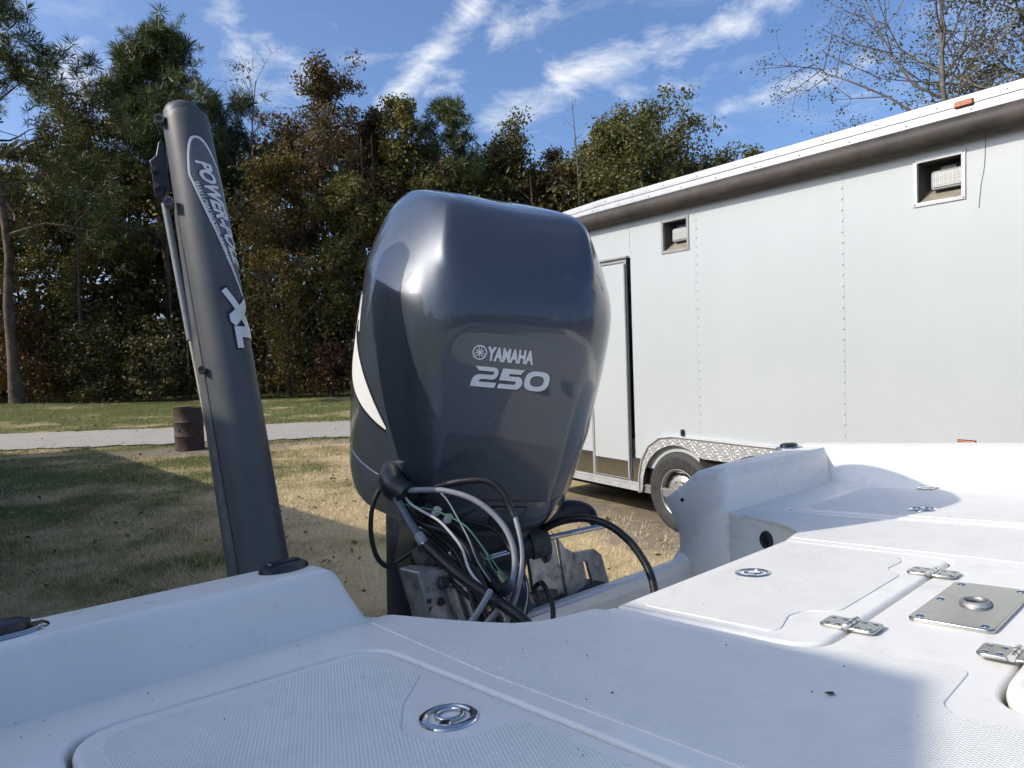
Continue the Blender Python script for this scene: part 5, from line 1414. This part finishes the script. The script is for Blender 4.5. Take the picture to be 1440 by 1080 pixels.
def skeleton(base, H, rad, rng, lean=(0, 0), f0=.35, n_limb=14, reach=.33, rise=.55, twigs=4, taper_top=.12, sub=1, droop=0.):
    """trunk and limbs as polylines with radii; returns tubes and the twig ends where the leaves sit"""
    tubes = []; ends = []
    base = np.array(base, 'f'); tr = []
    wob = rng.normal(size=(6, 2)) * H * .012
    for k in range(9):
        t = k / 8; w = np.array([np.interp(t * 5, range(6), wob[:, 0]), np.interp(t * 5, range(6), wob[:, 1])]) * min(1, t * 3)
        tr.append(base + np.array([lean[0] * t * H + w[0], lean[1] * t * H + w[1], t * H]))
    tubes.append((tr, [rad * (1.25 if k == 0 else 1) * (1 - (1 - taper_top) * k / 8) for k in range(9)], 8))
    tr = np.array(tr)
    for i in range(n_limb):
        t = f0 + (1 - f0) * (i + rng.random() * .8) / n_limb; t = min(t, .985)
        k = t * 8; p = np.array([np.interp(k, range(9), tr[:, j]) for j in range(3)])
        az = i * 2.4 + rng.normal() * .5
        prof_ = 1 - .55 * ((t - f0) / (1 - f0)) ** 1.5
        Lb = H * reach * prof_ * (.65 + .6 * rng.random()); el = rise * (.7 + .6 * rng.random()) + .5 * (t - f0)
        d = np.array([math.cos(az) * math.cos(el), math.sin(az) * math.cos(el), math.sin(el)])
        pts = [p]; q = p.copy(); dd = d.copy()
        for s in range(5):
            dd = dd + rng.normal(size=3) * .16 + np.array([0, 0, .05 - droop]); dd /= np.linalg.norm(dd); q = q + dd * Lb / 5; pts.append(q.copy())
        rb = rad * (1 - t * .8) * .48
        tubes.append((pts, [rb * (1 - .82 * s / 5) for s in range(6)], 5))
        ends.append(pts[-1])
        for s in range(twigs):
            a = 1.5 + 3.4 * rng.random(); j = int(a); q0 = pts[j] + (pts[j + 1] - pts[j]) * (a - j)
            d2 = dd + rng.normal(size=3) * .8; d2 /= np.linalg.norm(d2); L2 = Lb * (.25 + .3 * rng.random())
            mid = q0 + d2 * L2 * .5 + rng.normal(size=3) * L2 * .06; e = q0 + d2 * L2 + np.array([0, 0, L2 * (.12 - droop)])
            tubes.append(([q0, mid, e], [rb * .38, rb * .25, rb * .1], 4)); ends.append(e); ends.append(mid)
            for _ in range(sub):
                d3 = d2 + rng.normal(size=3) * .8; d3 /= np.linalg.norm(d3); e3 = mid + d3 * L2 * .5
                tubes.append(([mid, (mid + e3) / 2 + rng.normal(size=3) * L2 * .04, e3], [rb * .2, rb * .14, rb * .06], 3)); ends.append(e3)
    return tubes, np.array(ends, 'f')
def tubes_mesh(name, tubes, minr=.006):
    V, Fc = [], []
    for pts, rads, seg in tubes:
        pts = np.array(pts, 'f'); n = len(pts); b0 = len(V); u = None
        for i in range(n):
            t = pts[min(i + 1, n - 1)] - pts[max(i - 1, 0)]; t = t / max(1e-9, np.linalg.norm(t))
            if u is None: u = np.cross(t, [.3, .9, .2]); 
            u = u - t * u.dot(t); u = u / max(1e-9, np.linalg.norm(u)); v = np.cross(t, u); r = max(minr, rads[i])
            for k in range(seg):
                a = 2 * math.pi * k / seg; V.append(tuple(pts[i] + (u * math.cos(a) + v * math.sin(a)) * r))
        for i in range(n - 1):
            for k in range(seg):
                a = b0 + i * seg; Fc.append((a + k, a + (k + 1) % seg, a + seg + (k + 1) % seg, a + seg + k))
    me = bpy.data.meshes.new(name); me.from_pydata(V, [], Fc); return me
def tree(name, label, px, dist, top, rad, leaf, bark, seed, cat='tree', group=None, clump=.5, per=26, size=.12, kind='leaf', keep=1., base_px=None, **kw):
    """px: the column of the trunk at eye height in the photograph, top: the row of its tip, dist: metres away"""
    rng = np.random.default_rng(seed)
    g = at(px, 490, 1) - CAM; x = g.x / g.y * dist
    z0 = terrain_z(x, dist)
    tipp = CAM + ray(px, top) * dist; H = (tipp.z - z0) * (.88 if leaf is not None and dist > 25 else 1)
    t = empty(name, loc=(x, dist, z0)); tag(t, label, cat, group)
    tubes, ends = skeleton((0, 0, -.05), H, rad, rng, **kw)
    link('trunk', tubes_mesh('trunk', tubes), bark, t, 60)
    if leaf is not None and keep > 0:
        if keep < 1: ends = ends[rng.random(len(ends)) < keep]
        rr = clump * (.6 + .7 * rng.random(len(ends)))
        if kind == 'leaf': me = quads_mesh('crown', *leaves(ends, rr, int(per * 1.25), size * .84, rng=rng))
        else: me = quads_mesh('crown', *needles(np.concatenate([ends + rng.normal(size=ends.shape) * clump * .5 for _ in range(kw.get('dense', 3))]), np.tile(rr / clump, kw.get('dense', 3)), per, size, rng=rng))
        link('crown', me, leaf, t)
    return t
G = 'trees along the edge of the wood'
tree('pine_tree', 'tall pine with long bare limbs at the left edge of the photo', 18, 29, -60, .23, M['needle'], M['pinebark'], 1, group=G, kind='needle', clump=.55, per=34, size=.42, f0=.42, n_limb=15, reach=.34, rise=.28, twigs=6, lean=(-.012, 0))
tree('pine_tree', 'dense rounded pine crown directly behind the anchor pole', 238, 38, 24, .26, M['needle'], M['pinebark'], 12, group=G, kind='needle', clump=.75, per=46, size=.46, f0=.52, n_limb=22, reach=.20, rise=.5, twigs=7)
tree('pine_tree', 'slender pine with flat tufts above the motor', 646, 37, 128, .15, M['needle'], M['pinebark'], 23, group=G, kind='needle', clump=.5, per=36, size=.38, f0=.55, n_limb=13, reach=.20, rise=.35, twigs=5)
tree('pine_tree', 'shorter pine just right of the anchor pole top', 318, 41, 110, .18, M['needle'], M['pinebark'], 31, group=G, kind='needle', clump=.6, per=40, size=.42, f0=.45, n_limb=18, reach=.20, rise=.4, twigs=6)
tree('bare_tree', 'leafless tree with fine grey twigs beside the russet oak', 376, 39, 58, .16, M['sparse'], M['twig'], 4, group=G, keep=.05, per=6, f0=.55, n_limb=14, reach=.22, rise=.8, twigs=5, sub=3)
tree('oak_tree', 'tall russet brown oak with a broad see-through crown', 462, 36, 78, .22, M['russet'], M['bark'], 5, group=G, clump=.55, per=30, size=.095, f0=.35, n_limb=24, reach=.25, rise=.65, twigs=6, sub=2)
tree('oak_tree', 'brown tree with a narrow pointed top left of the tallest spire', 541, 37, 135, .17, M['russet'], M['bark'], 6, group=G, clump=.5, per=34, size=.10, f0=.3, n_limb=22, reach=.17, rise=.8, twigs=5, sub=1)
tree('broadleaf_tree', 'tall narrow green spire above the motor cowl', 576, 36, 112, .17, M['olive'], M['bark'], 7, group=G, clump=.5, per=36, size=.10, f0=.25, n_limb=26, reach=.15, rise=.85, twigs=5, sub=1)
tree('broadleaf_tree', 'dark green tree rising over the right of the motor cowl', 716, 38, 182, .18, M['oakgreen'], M['bark'], 8, group=G, clump=.65, per=44, size=.11, f0=.25, n_limb=24, reach=.28, rise=.6, twigs=6)
tree('broadleaf_tree', 'reddish brown tree next to the dead snag', 778, 38, 205, .16, M['russet'], M['bark'], 9, group=G, clump=.55, per=38, size=.10, f0=.25, n_limb=22, reach=.28, rise=.6, twigs=5)
tree('dead_snag', 'bare dead snag with a forked tip against the sky', 818, 36, 148, .12, None, M['twig'], 10, group=G, f0=.72, n_limb=6, reach=.08, rise=.7, twigs=1)
tree('live_oak', 'broad rounded live oak above the trailer roof', 905, 38, 164, .30, M['oakgreen'], M['bark'], 41, group=G, clump=.75, per=50, size=.11, f0=.3, n_limb=30, reach=.40, rise=.5, twigs=7)
tree('live_oak', 'olive brown tree left of the rounded live oak', 850, 40, 190, .22, M['olive'], M['bark'], 42, group=G, clump=.7, per=44, size=.11, f0=.3, n_limb=24, reach=.34, rise=.5, twigs=6)
tree('broadleaf_tree', 'low green tree at the right end of the live oak', 985, 39, 205, .2, M['olive'], M['bark'], 43, group=G, clump=.65, per=44, size=.11, f0=.3, n_limb=20, reach=.30, rise=.5, twigs=6)
tree('broadleaf_tree', 'small treetop just showing over the trailer roof', 1056, 40, 203, .18, M['oakgreen'], M['bark'], 44, group=G, clump=.5, per=40, size=.10, f0=.3, n_limb=16, reach=.18, rise=.6, twigs=5)
tree('broadleaf_tree', 'nearly bare tree with scattered leaves over the trailer', 1335, 19, -30, .19, M['sparse'], M['twig'], 52, group='trees behind the trailer', clump=.42, per=13, size=.042, keep=.9, f0=.35, n_limb=22, reach=.40, rise=.45, twigs=7, sub=3)
tree('broadleaf_tree', 'leafier olive tree at the top right corner', 1455, 20, -70, .22, M['olive'], M['bark'], 53, group='trees behind the trailer', clump=.55, per=20, size=.06, f0=.30, n_limb=26, reach=.36, rise=.55, twigs=7, sub=2)
tree('broadleaf_tree', 'tree filling the gap left of the anchor pole', 120, 36, 120, .2, M['olive'], M['bark'], 61, group=G, clump=.6, per=38, size=.10, f0=.2, n_limb=26, reach=.26, rise=.6, twigs=6)
tree('broadleaf_tree', 'ochre tree with pale twigs between the pole and the russet oak', 405, 34.5, 205, .17, M['yellow'], M['twig'], 62, group=G, clump=.5, per=22, size=.09, f0=.25, n_limb=22, reach=.26, rise=.6, twigs=6, sub=2)
tree('broadleaf_tree', 'dark tree closing the gap behind the pole top', 185, 40, 150, .2, M['darkgreen'], M['bark'], 63, group=G, clump=.65, per=42, size=.11, f0=.25, n_limb=24, reach=.26, rise=.6, twigs=6)
tree('broadleaf_tree', 'olive tree below the tall russet oak', 500, 34, 240, .16, M['olive'], M['bark'], 64, group=G, clump=.55, per=34, size=.10, f0=.2, n_limb=22, reach=.28, rise=.6, twigs=6)
tree('broadleaf_tree', 'sunlit green tree rising left of the tall pine', -45, 33, 60, .2, M['olive'], M['bark'], 65, group=G, clump=.6, per=36, size=.10, f0=.2, n_limb=24, reach=.26, rise=.6, twigs=6)
# shrubs at the foot of the wood
def shrub(label, px, dist, top, w, leaf, seed, name='shrub'):
    rng = np.random.default_rng(seed); g = at(px, 490, 1) - CAM; x = g.x / g.y * dist; z0 = terrain_z(x, dist); H = (CAM + ray(px, top) * dist).z - z0
    t = empty(name, loc=(x, dist, z0)); tag(t, label, 'shrub', 'shrubs at the foot of the wood')
    tubes, pts = [], []
    for k in range(12):
        a = rng.random() * 6.28; r = w * .45 * rng.random(); e = np.array([math.cos(a) * r, math.sin(a) * r * .8, H * (.55 + .4 * rng.random())])
        tubes.append(([np.array([math.cos(a) * .1, math.sin(a) * .1, -.05]), e * np.array([.5, .5, .55]) + rng.normal(size=3) * .06, e], [.03, .02, .008], 4))
    link('stem', tubes_mesh('stem', tubes), M['bark'], t, 60)
    n = int(26 * w * H / 3) + 20
    z = rng.random(n) ** .8; a = rng.random(n) * 6.28; rr = w * .5 * np.sqrt(rng.random(n)) * (1 - .45 * z ** 2)
    c = np.stack([np.cos(a) * rr, np.sin(a) * rr * .7, .15 + z * (H - .35)], 1)
    link('crown', quads_mesh('crown', *leaves(c, .32 + .25 * rng.random(n), 34, .075, rng=rng)), leaf, t)
shrub('yellowing vine-clad shrub standing out right of the pole', 405, 31.6, 395, 1.7, M['yellow'], 71)
shrub('low brown shrub beside the vine-clad shrub', 462, 31.4, 478, 2.0, M['redleaf'], 72)
shrub('red tinged shrub under the tall pine', 30, 31.5, 430, 3.2, M['redleaf'], 73)
shrub('dark rounded shrub left of the barrel', 130, 32.0, 455, 3.4, M['darkgreen'], 74)
shrub('dark green shrub behind the barrel', 215, 31.8, 470, 3.2, M['darkgreen'], 75)
shrub('olive shrub hidden partly by the anchor pole', 320, 31.5, 480, 2.6, M['olive'], 76)
shrub('dark shrub against the left edge of the motor', 525, 31.6, 470, 3.0, M['darkgreen'], 77)
# the wood behind: a mass of foliage and thin stems nobody could count
wood = empty('woodland', loc=(-10, 38, 0)); tag(wood, 'dense shaded mixed wood behind the lawn', 'woodland', kind='stuff')
rng = np.random.default_rng(99)
def wood_top(x, y):
    px = 720 + 1000 * x / y
    row = np.interp(px, [-400, 0, 120, 200, 300, 420, 520, 600, 700, 800, 900, 1000, 1100, 1600], [150, 170, 190, 200, 215, 180, 190, 205, 235, 240, 235, 245, 260, 250])
    return 1.92 + (490 - row) / 1000 * y
for (nm, cnt, y0, y1, mat, per, sz) in (('undergrowth', 560, 32.0, 35.5, M['darkgreen'], 42, .085), ('foliage', 620, 34, 40, M['olive'], 40, .11), ('foliage', 520, 35, 42, M['darkgreen'], 40, .13), ('foliage', 170, 34, 40, M['russet'], 30, .10), ('foliage', 220, 33.5, 38, M['oakgreen'], 36, .10), ('foliage', 900, 40, 46, M['darkgreen'], 40, .19), ('foliage', 700, 45, 50, M['darkgreen'], 36, .26), ('undergrowth', 520, 36, 42, M['darkgreen'], 40, .16), ('undergrowth', 700, 42, 51, M['darkgreen'], 36, .30)):
    y = y0 + (y1 - y0) * rng.random(cnt); x = -36 + 58 * rng.random(cnt); top_ = wood_top(x, y)
    if nm == 'undergrowth': z = .2 + (rng.random(cnt) ** 1.2) * (3.6 if y0 < 35 else 5.5)
    else: z = 1.0 + (top_ - 1.4) * rng.random(cnt) ** .85
    c = np.stack([x + 10, y - 38, z], 1)
    o = link(nm, quads_mesh(nm, *leaves(c, .55 + .6 * rng.random(cnt), per, sz, rng=rng)), mat, wood); o['kind'] = 'stuff'
for (nm, cnt, a0, a1, r0, r1, mat, per, sz) in (('foliage', 520, 128, 232, 44, 58, M['olive'], 30, .42), ('foliage', 520, 128, 232, 46, 60, M['darkgreen'], 30, .45), ('foliage', 700, 232, 395, 60, 80, M['darkgreen'], 30, .6), ('foliage', 400, 232, 395, 58, 76, M['olive'], 26, .5)):  # unseen ring of foliage, added to darken the cowl's reflections
    a = np.radians(a0 + (a1 - a0) * rng.random(cnt)); r = r0 + (r1 - r0) * rng.random(cnt); z = .4 + 11.5 * rng.random(cnt) * (.75 + .25 * np.sin(a * 23) * np.sin(a * 9))
    c = np.stack([r * np.cos(a) + 10, r * np.sin(a) - 38, z], 1)
    o = link(nm, quads_mesh(nm, *leaves(c, 1.1 + 1.0 * rng.random(cnt), per, sz, rng=rng)), mat, wood); o['kind'] = 'stuff'
tubes = []
for k in range(95):
    x = -36 + 58 * rng.random(); y = 33.5 + 9 * rng.random(); H = float(wood_top(np.array([x]), np.array([y]))[0]) * (.7 + .4 * rng.random()); r = .035 + .09 * rng.random() ** 2
    dx, dy = rng.normal(size=2) * .35
    tubes.append(([np.array([x + 10, y - 38, -.1]), np.array([x + 10 + dx * .4, y - 38 + dy * .4, H * .5]), np.array([x + 10 + dx, y - 38 + dy, H])], [r, r * .75, r * .3], 6))
    for j in range(5):
        h = H * (.3 + .6 * rng.random()); p = np.array([x + 10 + dx * h / H, y - 38 + dy * h / H, h]); d = rng.normal(size=3); d[2] = abs(d[2]) * .6; d /= np.linalg.norm(d); Lb = .8 + 1.6 * rng.random()
        tubes.append(([p, p + d * Lb * .5 + rng.normal(size=3) * .1, p + d * Lb + np.array([0, 0, .2])], [r * .35, r * .22, .006], 4))
o = link('stems', tubes_mesh('stems', tubes), M['bark'], wood, 60); o['kind'] = 'stuff'

# ------------------------------------------------------------------ grass blades on the lawn in view
def grass_mat():
    m, n, l, p = new_mat('grass blades')
    g = n.new('ShaderNodeNewGeometry')
    src = M['ground'].node_tree
    t = n.new('ShaderNodeTexNoise'); t.inputs['Scale'].default_value = .55; t.inputs['Detail'].default_value = 5; t.inputs['Roughness'].default_value = .6; l.new(g.outputs['Position'], t.inputs['Vector'])
    sep = n.new('ShaderNodeSeparateXYZ'); l.new(g.outputs['Position'], sep.inputs[0])
    mr = n.new('ShaderNodeMapRange'); mr.inputs['From Min'].default_value = -1.5; mr.inputs['From Max'].default_value = -6.5; mr.inputs['To Min'].default_value = -.10; mr.inputs['To Max'].default_value = .27; l.new(sep.outputs['X'], mr.inputs['Value'])
    m2 = n.new('ShaderNodeMapRange'); m2.inputs['From Min'].default_value = 21; m2.inputs['From Max'].default_value = 26; m2.inputs['To Max'].default_value = .1; l.new(sep.outputs['Y'], m2.inputs['Value'])
    def add(a, b, op='ADD'):
        q = n.new('ShaderNodeMath'); q.operation = op
        for k, v in enumerate((a, b)):
            if isinstance(v, (int, float)): q.inputs[k].default_value = v
            else: l.new(v, q.inputs[k])
        return q.outputs[0]
    t2 = n.new('ShaderNodeTexNoise'); t2.inputs['Scale'].default_value = 3.2; t2.inputs['Detail'].default_value = 5; t2.inputs['Roughness'].default_value = .7; l.new(g.outputs['Position'], t2.inputs['Vector'])
    f = add(add(add(add(add(add(t.outputs['Fac'], .5, 'SUBTRACT'), 1.7, 'MULTIPLY'), add(t2.outputs['Fac'], .9, 'MULTIPLY')), mr.outputs[0]), m2.outputs[0]), add(add(g.outputs['Random Per Island'], .40, 'MULTIPLY'), .02))
    r = n.new('ShaderNodeValToRGB'); e = r.color_ramp.elements; e.new(.5); e.new(.5)
    for k, (pos, c) in enumerate(((.52, (.74, .61, .38)), (.78, (.56, .45, .25)), (.95, (.27, .25, .095)), (1.0, (.14, .165, .05)))): e[k].position = pos; e[k].color = (*c, 1)
    l.new(f, r.inputs['Fac']); l.new(r.outputs['Color'], p.inputs['Base Color'])
    p.inputs['Roughness'].default_value = .7; p.inputs['Specular IOR Level'].default_value = .25
    return m
def grass(cnt, x0, x1, y0, y1, h0, h1, w, seed):
    rng = np.random.default_rng(seed)
    y = y0 * (y1 / y0) ** rng.random(cnt); x = y * (-.85 + 1.45 * rng.random(cnt))
    k = y > 0
    # not on the road, nor inside the trailer's or the boat's footprint, thin on the sandy ground
    s = (x - TP.x) * TD.x + (y - TP.y) * TD.y; d = (x - TP.x) * TI.x + (y - TP.y) * TI.y
    k &= ~((d > .1) & (s > S0 - .3)); k &= ~((d > -.9) & (s > -2) & (rng.random(cnt) < .7))
    k &= np.abs(y - 18.05 - .3 * np.sin(x * .12)) > 1.8 + .15 * rng.normal(size=cnt)
    k &= (((x + 6.6) / 2.0) ** 2 + ((y - 14.7) / .9) ** 2 > 1) | (rng.random(cnt) < .12)
    x, y = x[k], y[k]; n = len(x)
    z = np.array([terrain_z(a, b) for a, b in zip(x, y)])
    def vnoise(f, sd):
        G_ = np.random.default_rng(sd).random((256, 256)); u, v = (x + 100) * f, (y + 100) * f
        iu, iv = np.floor(u).astype(int), np.floor(v).astype(int); fu, fv = u - iu, v - iv; fu = fu * fu * (3 - 2 * fu); fv = fv * fv * (3 - 2 * fv)
        g = lambda a, b: G_[a % 256, b % 256]
        return (g(iu, iv) * (1 - fu) + g(iu + 1, iv) * fu) * (1 - fv) + (g(iu, iv + 1) * (1 - fu) + g(iu + 1, iv + 1) * fu) * fv
    clumpy = .55 + .9 * (.5 * vnoise(1.1, 3) + .3 * vnoise(3.1, 4) + .4 * vnoise(7.7, 5)) ** 2.2 * 1.5
    h = (h0 + (h1 - h0) * rng.random(n) ** 2) * clumpy * np.where(rng.random(n) < .05, 1.9, 1.)
    az = rng.random(n) * 6.28; fd = np.stack([np.cos(az), np.sin(az), np.zeros(n)], 1); sd = np.stack([-np.sin(az), np.cos(az), np.zeros(n)], 1)
    b = np.stack([x, y, z - .004], 1); bend = (.2 + 1.1 * rng.random(n))[:, None] * h[:, None]
    ww = (w * (.6 + .8 * rng.random(n)) * np.clip(y / 7, .8, 3))[:, None]
    P = np.empty((n, 3, 3), 'f')
    P[:, 0] = b - sd * ww; P[:, 1] = b + sd * ww; P[:, 2] = b + np.array([0, 0, 1.]) * h[:, None] + fd * bend
    me = bpy.data.meshes.new('grass'); me.vertices.add(n * 3); me.vertices.foreach_set('co', P.ravel())
    me.loops.add(n * 3); me.loops.foreach_set('vertex_index', np.arange(n * 3, dtype='i'))
    me.polygons.add(n); me.polygons.foreach_set('loop_start', np.arange(0, n * 3, 3, dtype='i')); me.polygons.foreach_set('loop_total', np.full(n, 3, 'i'))
    me.update(calc_edges=True); return me
M['grass'] = grass_mat()
go = link('grass', grass(640000, -15, 5, 3.2, 33, .012, .06, .0019, 5), M['grass']); tag(go, 'dry straw coloured and green grass blades on the lawn', 'grass', kind='stuff')

# fallen leaves lying in the grass
rng = np.random.default_rng(77); n_ = 1500
ly = 4.0 * (30 / 4.0) ** rng.random(n_); lx = ly * (-.85 + 1.3 * rng.random(n_))
sK = (lx - TP.x) * TD.x + (ly - TP.y) * TD.y; dK = (lx - TP.x) * TI.x + (ly - TP.y) * TI.y
ok = ~((dK > -.1) & (sK > S0 - .3)); lx, ly = lx[ok], ly[ok]; n_ = len(lx)
C_ = np.stack([lx, ly, np.array([terrain_z(a, b) for a, b in zip(lx, ly)]) + .022 + .02 * rng.random(n_)], 1)
nr = unit(rng.normal(size=(n_, 3)) * .5 + np.array([0, 0, 1.])); u_ = unit(np.cross(nr, rng.normal(size=(n_, 3)))); v_ = np.cross(nr, u_); sz_ = (.018 + .022 * rng.random(n_))[:, None]
fo = link('fallen_leaves', quads_mesh('fallen_leaves', C_, u_ * sz_, v_ * sz_ * .7), leaf_mat('dry fallen leaves', [(.10, .05, .022), (.20, .115, .05), (.30, .19, .09), (.13, .08, .04)], .1))
tag(fo, 'brown fallen leaves scattered over the lawn', 'leaves', kind='stuff')
